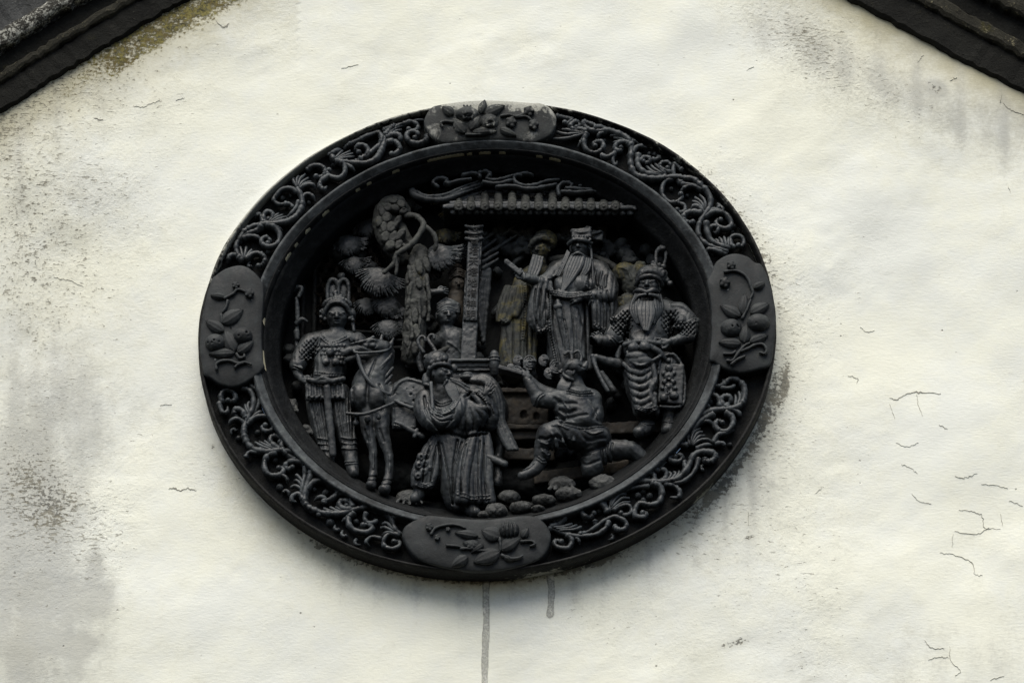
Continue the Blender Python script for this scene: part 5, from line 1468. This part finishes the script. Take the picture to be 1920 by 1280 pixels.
for x, y, r in ((790, 856, 8), (798, 868, 7), (786, 872, 8), (795, 884, 8), (784, 892, 7), (801, 854, 5), (806, 878, 5)): s.e((x, y, 30), (r, r, 6), 0, 1.2); s.e((x, y, 36), (r * .4, r * .4, 4), 0, .6, True)
for f_ in ([(802, 756), (806, 778), (826, 796), (850, 792)], [(808, 752), (814, 772), (832, 786), (852, 780)], [(796, 770), (804, 790), (822, 804)], [(892, 738), (908, 754), (918, 780)], [(898, 734), (914, 750), (925, 774)]): s.fold(f_, 1.3, -1.9, 45)
for f_ in ([(866, 830), (856, 870), (852, 925)], [(874, 836), (866, 880), (864, 932)], [(900, 826), (896, 880), (898, 936)], [(908, 830), (908, 880), (912, 936)], [(828, 832), (838, 880), (848, 940)], [(806, 834), (796, 870), (792, 900)], [(818, 834), (812, 872), (806, 904)]): s.fold(f_, 1.4, -2.2, 35)
s.fold([(852, 775), (846, 795), (830, 808)], 2, -2, 45); s.fold([(806, 772), (824, 790), (846, 782)], 1.6, -1.4, 45)
s.cloth(.9, 8, 90, 8, 760); 
hem(s, [(860, 748), (848, 770), (828, 780), (812, 776)], 50, 6); hem(s, [(780, 906), (796, 912), (812, 908)], 25, 6); hem(s, [(858, 930), (884, 936), (918, 930)], 30, 6); hem(s, [(884, 736), (902, 742), (916, 760)], 40, 5)
hem(s, [(814, 752), (830, 758), (850, 752)], 35, 5, False)
for f_ in ([(796, 744), (800, 770), (818, 806), (846, 812)], [(846, 814), (880, 818), (912, 806)], [(858, 826), (850, 880), (850, 940)], [(822, 826), (826, 870), (822, 910)], [(872, 748), (882, 736)]): s.fold(f_, 2.4, -3.4, 40)
s.noise(.35, 5)
g2 = grp(s, 'general_figure', M['figure'], 'bearded general in billowing robe with crossed sleeves, front centre')
s = Sculpt(1.3)
s.e((818, 678, 26), (24, 19, 24), 20, 3); s.c([(803, 706, 34, 5), (806, 692, 44, 4), (822, 682, 52, 4), (840, 684, 48, 4), (847, 692, 36, 4)], 1.5)
for x, y, d in ((810, 680, 48), (822, 676, 52), (833, 674, 50), (841, 679, 44), (806, 690, 44)): s.e((x, y, d), (5.6, 5.4, 5), 0, .8)
s.e((833, 672, 50), (6.5, 6.5, 5), 0, .8)
for k in range(9): s.c([(812 + k * 2, 668, 30 + k, 2), (800 + k * 4.2, 660 + abs(k - 5), 32, 2.2), (796 + k * 5, 664 + abs(k - 4) * 1.4, 38, 2)], .7)
s.e((799, 712, 34), (8, 14, 6), 0, 2); s.c([(796, 720, 36, 3), (804, 722, 38, 4)], 1); s.e((851, 690, 26), (7, 8, 5), 0, 1)
s.c([(794, 660, 22, 3.6), (786, 648, 22, 3.6), (784, 638, 22, 3.4), (789, 631, 22, 3.2), (796, 632, 23, 3), (797, 638, 24, 2.8)], .8); s.c([(818, 660, 26, 4), (809, 646, 24, 3.8), (803, 636, 22, 3.4), (806, 629, 22, 3.2), (813, 628, 23, 3), (814, 634, 24, 2.8)], .8)
s.c([(790, 662, 14, 5), (786, 676, 10, 6), (790, 694, 10, 5)], 2); s.noise(.5, 3.5)
spart(s, 'helmet', M['figure'], g2)
V, F = bar_geo([(808, 716, 42), (810, 740, 46), (811, 768, 52)], 3.4, .8, 5, 8, (1, 1), .03); part('chin_ribbon', V, F, M['figure'], g2)
s = Sculpt(1.3)
s.sheet([(834, 716, 48), (838, 732, 50), (850, 752, 52)], [(848, 712, 48), (856, 730, 50), (862, 748, 50)], 7, [2.2, 2.4, 2.0], .8); s.c([(846, 710, 50, 3), (862, 716, 50, 3), (880, 726, 48, 2)], .8); s.c([(848, 714, 50, 2.6), (864, 722, 50, 2.6), (876, 732, 48, 2)], .8); s.c([(838, 713, 52, 2.6), (832, 722, 50, 2)], .8)
spart(s, 'beard', M['figure'], g2)
s = Sculpt(1.4); s.c([(741, 791, 30, 3), (752, 795, 32, 4), (770, 806, 32, 5), (792, 818, 30, 5)], 1); s.c([(782, 806, 32, 4), (777, 818, 32, 4)], 1); s.noise(.5, 4)
spart(s, 'sword', M['figure'], g2)
s = Sculpt(1.4); s.c([(906, 852, 22, 6), (928, 862, 26, 7), (946, 870, 28, 6)], 2); s.noise(.5, 4); spart(s, 'scabbard', M['figure'], g2)

# ---- kneeling man seen from behind
s = Sculpt(1.25)
head(s, 1070, 702, 14, 21, -72, -14, False)
s.c([(1078, 712, 8, 14), (1084, 735, 8, 17)], 4)
s.c([(1046, 750, 12, 20), (1078, 745, 14, 24), (1108, 750, 8, 21)], 8); s.c([(1080, 762, 14, 32), (1090, 788, 14, 34)], 10); s.e((1060, 772, 12), (22, 26, 22), 0, 8); s.e((1114, 776, 8), (18, 28, 22), 0, 8)
s.c([(1046, 748, 16, 18), (1026, 750, 20, 16), (1010, 748, 24, 15)], 5); s.c([(1012, 750, 24, 12), (998, 728, 28, 11), (988, 712, 30, 8)], 3)
s.c([(1003, 758, 26, 4.5), (1006, 746, 34, 4.5), (1014, 738, 32, 4.5), (1022, 740, 24, 4)], 1.5); s.c([(1017, 757, 30, 3), (1021, 745, 34, 3)], 1)
hand(s, 984, 703, 32, 150, 18, .16, .2, -1)
s.e((1112, 818, 14), (34, 26, 30), -6, 8); s.e((1084, 822, 16), (32, 24, 28), 0, 8)
s.c([(1088, 818, 20, 26), (1054, 812, 28, 26), (1030, 816, 32, 23)], 6); s.c([(1028, 816, 30, 22), (1020, 838, 26, 18), (1014, 862, 22, 13)], 4)
s.c([(1014, 862, 22, 12), (1004, 878, 24, 12), (988, 888, 28, 10), (978, 892, 30, 8)], 4)
s.c([(1110, 836, 6, 26), (1112, 866, 4, 24), (1104, 878, 6, 18)], 6); s.c([(1122, 852, 4, 22), (1150, 844, 4, 20), (1182, 844, 2, 17), (1204, 858, -2, 13)], 5); s.c([(1040, 744, 2, 15), (1010, 730, 8, 12), (990, 708, 16, 8)], 3); hand(s, 976, 697, 22, 160, 15, .16, .2, 1)
for i in range(5): s.fold([(1012 + i * 2, 826 + i * 8), (1024 + i, 830 + i * 8.5), (1034 - i, 826 + i * 9)], 2, 2.0 if i % 2 else -2, 30)
s.c([(1024, 802, 50, 3), (1040, 818, 54, 3.4), (1044, 836, 46, 3)], 2); s.fold([(1030, 838), (1040, 822), (1060, 826)], 3, -3, 40)
for a in ([(1056, 796), (1064, 806), (1066, 822)], [(1064, 794), (1074, 808), (1076, 826)], [(1048, 798), (1056, 812), (1056, 828)]): s.c([q + (44, 3.6) for q in a], 1.5)
s.fold([(1064, 734), (1086, 742), (1108, 736)], 1.3, -1.8, 20); s.fold([(1062, 740), (1086, 748), (1112, 741)], 1.3, -1.6, 20)
s.fold([(1040, 750), (1058, 760), (1080, 764)], 3, -1.8, 25); s.fold([(1050, 770), (1064, 778), (1078, 776)], 3, -3, 25); s.fold([(1056, 786), (1076, 788), (1100, 784)], 2.6, -2, 25); s.fold([(1120, 770), (1112, 790)], 3, -1.6, 20)
s.fold([(1054, 798), (1090, 803), (1132, 796)], 3.4, -4, 30); s.fold([(1056, 803), (1092, 808), (1132, 801)], 1.4, 2, 30); s.fold([(1082, 808), (1100, 828), (1134, 822)], 3, -1.6, 30); s.fold([(1076, 836), (1100, 846), (1134, 834)], 3.4, -4, 30)
s.fold([(1086, 860), (1100, 872), (1124, 864)], 2.4, -2, 20); s.fold([(1140, 836), (1136, 852), (1142, 866)], 2, -2.4, 10); s.fold([(1148, 834), (1146, 850), (1152, 864)], 2, -2.0, 10)
s.fold([(1000, 872), (992, 880), (978, 884)], 1.2, -1.6, 30); s.cloth(.5, 9, 40, 55, 742); 
hem(s, [(1064, 738), (1086, 745), (1110, 739)], 25, 6, False); hem(s, [(1004, 760), (1010, 748), (1020, 740)], 30, 5, False); hem(s, [(1008, 862), (1018, 868), (1028, 862)], 25, 5, False)
for f_ in ([(1034, 768), (1048, 776), (1058, 792)], [(1044, 806), (1062, 830), (1080, 846), (1104, 850)], [(1030, 842), (1042, 852)], [(1084, 846), (1090, 880)], [(1128, 842), (1132, 866)]): s.fold(f_, 2.6, -3.6, 30)
for f_ in ([(1056, 756), (1064, 770), (1062, 790)], [(1104, 752), (1114, 768), (1120, 786)], [(1036, 806), (1050, 806), (1064, 812)], [(1096, 812), (1112, 818), (1130, 812)], [(1022, 846), (1032, 850)]): s.fold(f_, 1.6, 1.6, 30)
s.noise(.35, 5)
g3 = grp(s, 'kneeling_figure', M['figure'], 'kneeling man seen from behind holding up a tray')
s = Sculpt(1.3)
s.e((1076, 690, 16), (22, 16, 22), -14, 3); s.c([(1058, 698, 26, 4), (1066, 684, 32, 5), (1082, 678, 30, 5)], 2); s.c([(1086, 694, 28, 5), (1096, 688, 26, 6), (1100, 680, 24, 4)], 1.5)
for a in ([(1072, 686, 20), (1072, 668, 18), (1066, 659, 18), (1059, 664, 18)], [(1088, 684, 18), (1090, 668, 16), (1084, 658, 16), (1077, 661, 16)]): s.c([q + (3,) for q in a], .8)
s.c([(1056, 702, 30, 3), (1064, 708, 36, 4), (1074, 712, 34, 3.4)], 1); s.fold([(1086, 690), (1096, 694)], 1.2, -1.6, 20); s.noise(.5, 4)
spart(s, 'cap', M['figure'], g3)
s = Sculpt(1.3)
s.sheet([(1056, 706, 26), (1048, 722, 28), (1044, 736, 26)], [(1072, 712, 30), (1066, 726, 34), (1056, 740, 30)], 8, [2.6, 3, 2.2], 1.0); spart(s, 'beard', M['figure'], g3)
s = Sculpt(1.3); s.box((957, 697, 40), (23, 4, 12), -16, 1.5, 1); s.box((957, 694, 40), (20, 2, 9), -16, 1, .6); s.noise(.4, 4); spart(s, 'tray', M['figure'], g3)

# ---- standing official with long beard
s = Sculpt(1.25)
head(s, 1088, 464, -14, 22, -14, 8)
s.c([(1044, 506, -28, 18), (1085, 502, -26, 24), (1126, 508, -28, 18)], 8); s.e((1082, 538, -20), (44, 40, 30), 0, 8); s.e((1058, 540, -2), (24, 22, 20), 0, 6); s.e((1090, 536, -2), (26, 22, 20), 0, 6); s.fold([(1072, 545), (1062, 556)], 3, -2.5, 10)
s.c([(1046, 505, -22, 16), (1030, 522, -10, 14), (1016, 530, 0, 12)], 4); s.c([(1016, 530, 0, 10), (996, 524, 10, 9), (982, 519, 14, 8)], 3)
hand(s, 980, 517, 18, 130, 15, .1, .6, 1)
s.sheet([(1010, 524, 4), (1000, 560, 6), (995, 600, 2), (1008, 622, 0)], [(1034, 532, 2), (1030, 570, 2), (1022, 600, 0), (1026, 616, -4)], 6, [6, 7, 7, 4], 2.5, 1.6)
s.c([(1124, 508, -22, 19), (1140, 534, -12, 19), (1138, 556, 2, 16), (1112, 556, 14, 12)], 5); s.c([(1112, 556, 14, 9), (1098, 556, 18, 8)], 3); hand(s, 1088, 558, 20, 190, 16, .18, .2, -1)
s.sheet([(1108, 552, 16), (1112, 580, 16), (1114, 612, 10)], [(1146, 530, -4), (1152, 570, -6), (1146, 622, -10)], 7, [6, 7, 6], 2.5, 2.0)
s.c([(1066, 560, -22, 36), (1064, 620, -24, 38), (1064, 690, -26, 38)], 8)
s.sheet([(1030, 562, -6), (1030, 610, -4), (1042, 680, -6)], [(1100, 560, 0), (1102, 620, -4), (1104, 690, -10)], 7, [6, 7, 8], 3, 3.0)
s.c([(1026, 566, 4, 7), (1034, 600, 4, 7), (1048, 660, 0, 7)], 2); s.c([(1078, 582, 6, 7), (1086, 620, 4, 8), (1090, 670, 0, 8)], 2)
s.c([(1034, 546, 12, 5), (1060, 556, 20, 5.4), (1100, 556, 14, 5)], 2); s.c([(1034, 540, 12, 2.4), (1062, 549, 21, 2.4), (1092, 549, 18, 2.4)], 1)
s.c([(1046, 566, 16, 5), (1050, 590, 16, 6), (1058, 630, 12, 6), (1064, 656, 8, 7)], 1.5); s.c([(1042, 576, 18, 5), (1050, 574, 20, 5)], 1)
for i in range(4): s.fold([(1050 + i * 3, 600), (1056 + i * 3, 630), (1060 + i * 3, 658)], .9, -1.2, 10)
for f_ in ([(1036, 580), (1040, 630), (1050, 684)], [(1070, 580), (1076, 630), (1078, 690)], [(1096, 580), (1098, 640), (1100, 690)], [(1116, 566), (1120, 596), (1120, 616)], [(1126, 560), (1132, 590), (1132, 620)], [(1138, 552), (1144, 590), (1142, 620)], [(1004, 548), (1002, 590), (1008, 616)], [(1014, 548), (1012, 590), (1016, 618)], [(1024, 548), (1024, 590), (1024, 612)]): s.fold(f_, 1.4, -2.0, -4)
for a in ([(1118, 506), (1114, 530), (1118, 548)], [(1128, 512), (1124, 534), (1128, 550)], [(1136, 520), (1134, 545)], [(1050, 506), (1038, 522), (1028, 528)]): s.fold(a, 1.8, 2.2, -5)
s.cloth(1.0, 7, 90, -6, 500); 
hem(s, [(1010, 620), (1018, 624), (1026, 616)], 0, 5); hem(s, [(1114, 612), (1130, 622), (1146, 616)], 0, 6); hem(s, [(1104, 548), (1110, 562), (1106, 572)], 20, 5); hem(s, [(1030, 546), (1062, 556), (1102, 552)], 20, 7); hem(s, [(1030, 560), (1032, 620), (1044, 684)], 0, 5); hem(s, [(1102, 500), (1104, 520), (1098, 546)], 0, 6)
for f_ in ([(1106, 506), (1104, 540)], [(1036, 520), (1040, 546)], [(1028, 548), (1028, 600)], [(1108, 575), (1108, 640)], [(1094, 548), (1104, 546)]): s.fold(f_, 2.2, -3.2, 5)
s.noise(.35, 5)
g4 = grp(s, 'official_figure', M['figure'], 'standing official with square hat and long combed beard')
s = Sculpt(1.3)
s.c([(1066, 458, 0, 4), (1076, 450, 8, 4.4), (1094, 450, 10, 4.4), (1108, 456, 2, 4)], 2); s.box((1090, 444, -10), (19, 11, 18), 4, 3, 2)
for k in range(8): s.e((1074 + k * 4.6, 444 + (k % 2) * 5, 8), (3.4, 3.4, 3), 0, .8)
s.c([(1072, 434, 4, 3), (1090, 436, 8, 3), (1108, 434, 4, 3)], 1)
for k in range(8): s.e((1099 + RNG.uniform(-7, 7), 430 + RNG.uniform(-4, 4), -4 + RNG.uniform(-3, 4)), (5, 4.6, 5), 0, 1)
s.box((1120, 442, -24), (11, 10, 4), -6, 2, 2); s.c([(1104, 440, -10, 3), (1126, 434, -18, 3)], 1); s.noise(.6, 4); spart(s, 'hat', M['figure'], g4)
s = Sculpt(1.2)
s.sheet([(1072, 478, 8), (1060, 505, 14), (1052, 546, 20)], [(1096, 482, 8), (1088, 505, 14), (1056, 548, 20)], 11, [2.2, 2.6, 1.4], .7, .6); s.sheet([(1098, 484, 6), (1094, 504, 10), (1078, 530, 12)], [(1108, 486, 2), (1104, 506, 8), (1084, 530, 12)], 6, [2, 2.2, 1.4], .7, .5)
s.sheet([(1064, 470, 2), (1054, 492, 4), (1042, 516, 4)], [(1068, 474, 4), (1060, 494, 6), (1048, 518, 6)], 3, [1.8, 1.8, 1.4], .6); s.c([(1108, 466, -4, 2.4), (1111, 500, 0, 2.6), (1112, 535, 4, 2.4)], 1)
s.c([(1074, 478, 10, 2.4), (1084, 474, 12, 3), (1096, 480, 8, 2.2)], .8); spart(s, 'beard', M['figure'], g4)
s = Sculpt(1.3); ax0, ax1 = (950, 490, 22), (986, 524, 20)
s.box((963, 502, 22), (20, 5, 4), -42, 1.2, .6); s.c([(950, 490, 22, 5), (953, 493, 22, 5)], 1); s.noise(.3, 4); spart(s, 'court_tablet', M['figure'], g4)

# ---- old mossy attendant beside him
s = Sculpt(1.25)
head(s, 1013, 468, -34, 21, -22, 14)
s.c([(980, 530, -46, 18), (1006, 512, -46, 20), (1030, 520, -50, 16)], 8); s.e((982, 560, -44), (30, 40, 24), 0, 8)
s.c([(976, 590, -46, 30), (968, 640, -46, 30), (964, 690, -46, 30)], 8)
s.sheet([(950, 540, -30), (938, 572, -26), (934, 600, -26)], [(974, 540, -22), (968, 566, -16), (952, 604, -20)], 6, [5, 5.4, 4], 1.6, 1.6)
s.sheet([(945, 600, -28), (946, 650, -28), (952, 690, -28)], [(1004, 590, -24), (1002, 640, -26), (998, 690, -28)], 7, [5, 6, 6], 2.5, 2.6)
s.c([(985, 540, -24, 9), (975, 570, -16, 8), (968, 590, -14, 6)], 3); s.cloth(1.1, 7, 80, 6, 510); 
hem(s, [(936, 600), (944, 606), (952, 602)], -20, 5); hem(s, [(984, 530), (984, 580), (980, 640)], -25, 6); hem(s, [(950, 684), (976, 690), (998, 684)], -25, 6)
for f_ in ([(962, 600), (962, 680)], [(978, 600), (976, 684)], [(990, 600), (988, 684)]): s.fold(f_, 1.6, -2.4, -20)
s.noise(.35, 5)
g5 = grp(s, 'attendant_figure', M['figure_moss'], 'old bearded attendant with mossy round hat')
s = Sculpt(1.5); s.e((1022, 452, -44), (24, 22, 18), -20, 3); s.c([(994, 462, -20, 5), (1004, 450, -14, 6), (1020, 446, -14, 6), (1034, 454, -22, 5)], 2); s.c([(998, 452, -22, 4), (1012, 442, -20, 5), (1028, 444, -24, 4)], 2); s.noise(1.0, 4); spart(s, 'hat', M['figure_moss'], g5)
s = Sculpt(1.3); s.sheet([(1000, 478, -16), (994, 500, -12), (986, 526, -8)], [(1018, 482, -16), (1012, 506, -12), (998, 530, -8)], 8, [2, 2.4, 1.6], .7, .5); spart(s, 'beard', M['figure'], g5)

# ---- warrior at the right
s = Sculpt(1.25)
head(s, 1216, 538, 4, 25, -10, 4, True, 1.0)
for e in (-1, 1): s.c([(1212, 548, 28, 4), (1212 + e * 14, 544, 24, 5), (1212 + e * 22, 548, 14, 4)], 2)
s.c([(1172, 592, -14, 20), (1215, 582, -14, 26), (1272, 590, -14, 22)], 8); s.e((1216, 618, -8), (46, 44, 32), 0, 8); s.e((1206, 652, 4), (38, 32, 30), 0, 8)
s.c([(1176, 592, -8, 21), (1156, 616, 0, 19), (1150, 632, 8, 18)], 5); s.c([(1156, 634, 8, 15), (1140, 640, 16, 11), (1128, 638, 20, 9)], 4); hand(s, 1122, 636, 22, 120, 15, .25, .7, -1)
s.c([(1272, 588, -8, 22), (1290, 612, 0, 20), (1290, 630, 8, 13)], 5); s.c([(1290, 630, 8, 13), (1272, 638, 16, 10), (1260, 640, 20, 8)], 4); hand(s, 1248, 641, 24, 188, 17, .32, .15, 1)
s.c([(1262, 574, 6, 6), (1280, 576, 10, 6), (1296, 590, 8, 6), (1306, 606, 0, 6)], 2); s.c([(1264, 612, 10, 6), (1286, 612, 14, 6), (1308, 600, 4, 5)], 2); s.e((1277, 600, 16), (10, 10, 7), 0, 1); s.e((1277, 600, 21), (5, 5, 3), 0, 1)
for k in range(10): s.e((1158 + RNG.uniform(-14, 14), 612 + RNG.uniform(-18, 18), 18 + RNG.uniform(-3, 2)), (5.5, 5, 4), RNG.uniform(0, 90), 1.5)
for k in range(7): s.e((1282 + RNG.uniform(-12, 10), 584 + RNG.uniform(-8, 8), 10), (5, 4.6, 4), 0, 1.2)
s.c([(1196, 690, -8, 30), (1204, 730, -6, 30), (1214, 766, -6, 24)], 8); s.c([(1250, 690, -12, 30), (1256, 730, -12, 28), (1262, 758, -12, 22)], 8)
for i in range(6): 
    y = 690 + i * 14; s.c([(1170 + i * 4, y - 8, 14, 4), (1186 + i * 2, y + 6, 26, 6), (1206, y + 8, 28, 6), (1224 + i, y - 6, 22, 5)], 2)
s.c([(1224, 686, 26, 6), (1230, 710, 26, 6), (1218, 735, 26, 5), (1228, 756, 24, 7), (1226, 772, 22, 6)], 2); s.sheet([(1190, 752, 14), (1194, 774, 14)], [(1228, 748, 20), (1230, 774, 18)], 4, 6, 3)
s.c([(1212, 764, -8, 15), (1212, 795, -6, 13)], 4); s.c([(1214, 798, -4, 14), (1206, 806, 8, 13), (1198, 810, 18, 11)], 4); s.c([(1256, 760, -14, 14), (1254, 790, -10, 13)], 4); s.c([(1254, 792, -8, 13), (1252, 806, 4, 12)], 4)
s.cloth(.9, 7, 26, -20, 585); 
scales(s, [(1150, 600), (1178, 580), (1190, 600), (1172, 636), (1150, 630)], 5, 4.4, 2.0); scales(s, [(1240, 590), (1266, 580), (1268, 620), (1246, 632)], 5, 4.4, 2.0); scales(s, [(1264, 614), (1300, 606), (1302, 630), (1280, 634)], 5, 3.8, 1.6)
hem(s, [(1262, 612), (1286, 612), (1306, 600)], 10, 6); hem(s, [(1146, 640), (1158, 648), (1170, 644)], 10, 5, False); hem(s, [(1192, 768), (1210, 774), (1230, 768)], 20, 6)
for f_ in ([(1180, 604), (1178, 630), (1184, 646)], [(1258, 600), (1256, 630)], [(1232, 690), (1236, 730), (1234, 764)], [(1200, 782), (1214, 784), (1226, 780)]): s.fold(f_, 2.4, -3.4, 10)
for f_ in ([(1200, 796), (1214, 800), (1226, 796)], [(1244, 790), (1256, 794), (1266, 790)]): s.fold(f_, 1.4, 1.8, 5)
s.noise(.35, 5)
g6 = grp(s, 'warrior_figure', M['figure'], 'stout warrior in scale armour with spreading beard, right side')
s = Sculpt(1.3)
s.e((1222, 520, -6), (30, 22, 26), -8, 3); s.c([(1192, 534, 10, 4), (1202, 521, 22, 4.4), (1218, 517, 26, 4.4), (1234, 522, 22, 4), (1242, 534, 12, 4)], 1.5); s.c([(1194, 526, 8, 4), (1206, 512, 16, 5), (1222, 508, 18, 5), (1240, 516, 12, 5)], 2)
for k in range(12): s.e((1204 + k * 3.6, 510 - 6 * math.sin(k * .28) + RNG.uniform(-2, 2), 10), (5, 5, 5), 0, 1)
for x, y in ((1246, 512), (1250, 526), (1244, 500), (1256, 532), (1236, 498)): s.e((x, y, -2), (6, 6, 6), 0, 1)
for k in range(10): s.e((1226 + RNG.uniform(-7, 7), 499 + RNG.uniform(-7, 6), 4), (4.4, 4.4, 4.4), 0, 1)
s.c([(1230, 492, -4, 4), (1231, 474, -6, 4.4), (1240, 464, -6, 5), (1248, 468, -6, 4.6), (1248, 484, -6, 3), (1243, 502, -6, 2.6)], 1); s.e((1243, 466, -2), (7, 5, 5), 20, 1); s.e((1196, 528, 6), (4, 9, 6), 0, 1); s.noise(.6, 3.5)
spart(s, 'helmet', M['figure'], g6)
s = Sculpt(1.2)
s.sheet([(1200, 566, 26), (1198, 590, 32), (1206, 618, 36)], [(1224, 566, 26), (1226, 590, 32), (1216, 620, 36)], 9, [2.6, 3, 1.8], .7, .6)
s.sheet([(1192, 552, 18), (1182, 580, 22), (1194, 606, 26)], [(1200, 552, 24), (1196, 580, 28), (1200, 606, 30)], 4, [3, 3.4, 2], .8); s.sheet([(1226, 552, 22), (1230, 580, 26), (1226, 606, 28)], [(1238, 554, 14), (1242, 576, 18), (1232, 600, 22)], 4, [3, 3.4, 2], .8)
s.c([(1210, 552, 32, 3), (1196, 556, 28, 3.6), (1188, 568, 24, 2.6)], 1); s.c([(1218, 552, 32, 3), (1232, 556, 26, 3.6), (1238, 568, 20, 2.6)], 1); spart(s, 'beard', M['figure'], g6)
s = Sculpt(1.4)
s.c([(1172, 646, 26, 5), (1200, 640, 36, 5), (1236, 644, 30, 5)], 2); s.e((1188, 651, 38), (11, 9, 6), 0, 1); s.e((1209, 649, 40), (11, 9, 6), 0, 1)
s.e((1194, 667, 34), (20, 9, 8), 0, 3); s.e((1202, 676, 34), (22, 9, 7), 0, 3); s.c([(1176, 660, 28, 3), (1182, 676, 34, 3), (1202, 685, 38, 3), (1222, 676, 34, 3), (1244, 664, 26, 3)], 1); s.c([(1218, 650, 32, 6), (1236, 660, 28, 6), (1246, 672, 22, 4)], 2); s.c([(1164, 650, 10, 4), (1158, 668, 8, 5), (1164, 682, 8, 3)], 2)
s.noise(.7, 5); spart(s, 'belt', M['figure'], g6)
s = Sculpt(1.4)
s.box((1258, 720, 14), (23, 40, 6), -4, 3, 2); s.c([(1234, 700, 18, 3), (1240, 672, 20, 3), (1262, 664, 18, 3), (1280, 690, 14, 3), (1284, 740, 12, 3), (1274, 762, 14, 3), (1238, 762, 18, 3)], 1)
for x, y, r in ((1254, 690, 7), (1254, 706, 9), (1244, 700, 4), (1264, 700, 4), (1246, 716, 5), (1262, 716, 5), (1254, 724, 6), (1242, 728, 4), (1266, 728, 4), (1254, 676, 5)): s.e((x, y, 21), (r, r, 5), 0, 1)
s.e((1254, 706, 27), (4, 4, 3), 0, .6, True); s.e((1245, 745, 24), (8, 8, 6), 0, 1); s.e((1264, 741, 23), (9, 8, 6), 0, 1)
for k in range(5): s.c([(1248 + k * 3, 720, 22, 1.5), (1247 + k * 3, 738, 22, 1.5)], .5)
s.noise(.6, 4); spart(s, 'skirt_panel', M['figure'], g6)
s = Sculpt(1.4)
s.c([(1160, 682, 4, 11), (1140, 678, 10, 9), (1118, 670, 16, 7)], 3); s.c([(1111, 668, 18, 5), (1118, 690, 20, 4), (1130, 716, 22, 4), (1140, 732, 22, 4)], 1); s.c([(1128, 700, 6, 6), (1150, 732, 4, 7)], 2); s.noise(.6, 5); spart(s, 'baton', M['figure'], g6)

# ---- two small faces between tree and stela
s = Sculpt(1.4); head(s, 838, 592, -28, 23, 10, 10); s.e((841, 578, -34), (24, 16, 22), 0, 3)
for k in range(5): s.c([(820, 590 - k * 5, -18, 2), (838, 580 - k * 5, -8 - k * 3, 2.6), (860, 586 - k * 4, -20, 2)], .8)
s.c([(822, 640, -40, 16), (850, 632, -36, 20), (876, 640, -40, 14)], 6); s.c([(850, 640, -36, 24), (850, 680, -40, 24)], 6); s.fold([(840, 640), (856, 650), (866, 660)], 2, 2, -10); s.c([(802, 550, -18, 9), (816, 548, -12, 7), (830, 546, -8, 5)], 2); hand(s, 824, 546, -8, 10, 13)
s.noise(.7, 5); grp(s, 'turbaned_figure', M['figure'], 'turbaned laughing figure peering out beside the pine trunk')
s = Sculpt(1.4); head(s, 858, 534, -48, 17, 8, 10); s.e((856, 516, -52), (16, 12, 16), 0, 2); s.e((858, 502, -54), (10, 7, 10), 0, 2)
for k in range(4): s.c([(842, 524 - k * 4, -42, 1.6), (858, 516 - k * 4, -34, 2), (874, 522 - k * 4, -42, 1.6)], .8)
s.c([(856, 555, -54, 16), (852, 600, -56, 20)], 6); s.noise(.7, 5); grp(s, 'page_figure', M['brown'], 'small page figure half hidden behind the stela')

# ---- crouching beast behind the warrior
s = Sculpt(1.7)
s.e((1172, 514, -44), (26, 22, 22), 0, 6); s.e((1186, 530, -44), (22, 30, 22), 0, 6); s.c([(1176, 568, -40, 18), (1166, 580, -38, 14)], 6); s.c([(1190, 504, -34, 5), (1196, 492, -30, 3)], 2)
for k in range(10): s.e((1202 + RNG.uniform(-12, 8), 500 + RNG.uniform(-6, 8), -32), (5, 5, 5), 0, 1.5)
for k in range(10): s.e((1172 + RNG.uniform(-16, 12), 566 + RNG.uniform(-10, 10), -26), (5, 4.6, 4), 0, 1.5)
s.fold([(1160, 500), (1176, 506), (1184, 524)], 2, 2, -20); s.noise(1.3, 5)
grp(s, 'beast', M['figure_moss'], 'mossy crouching beast behind the warrior')
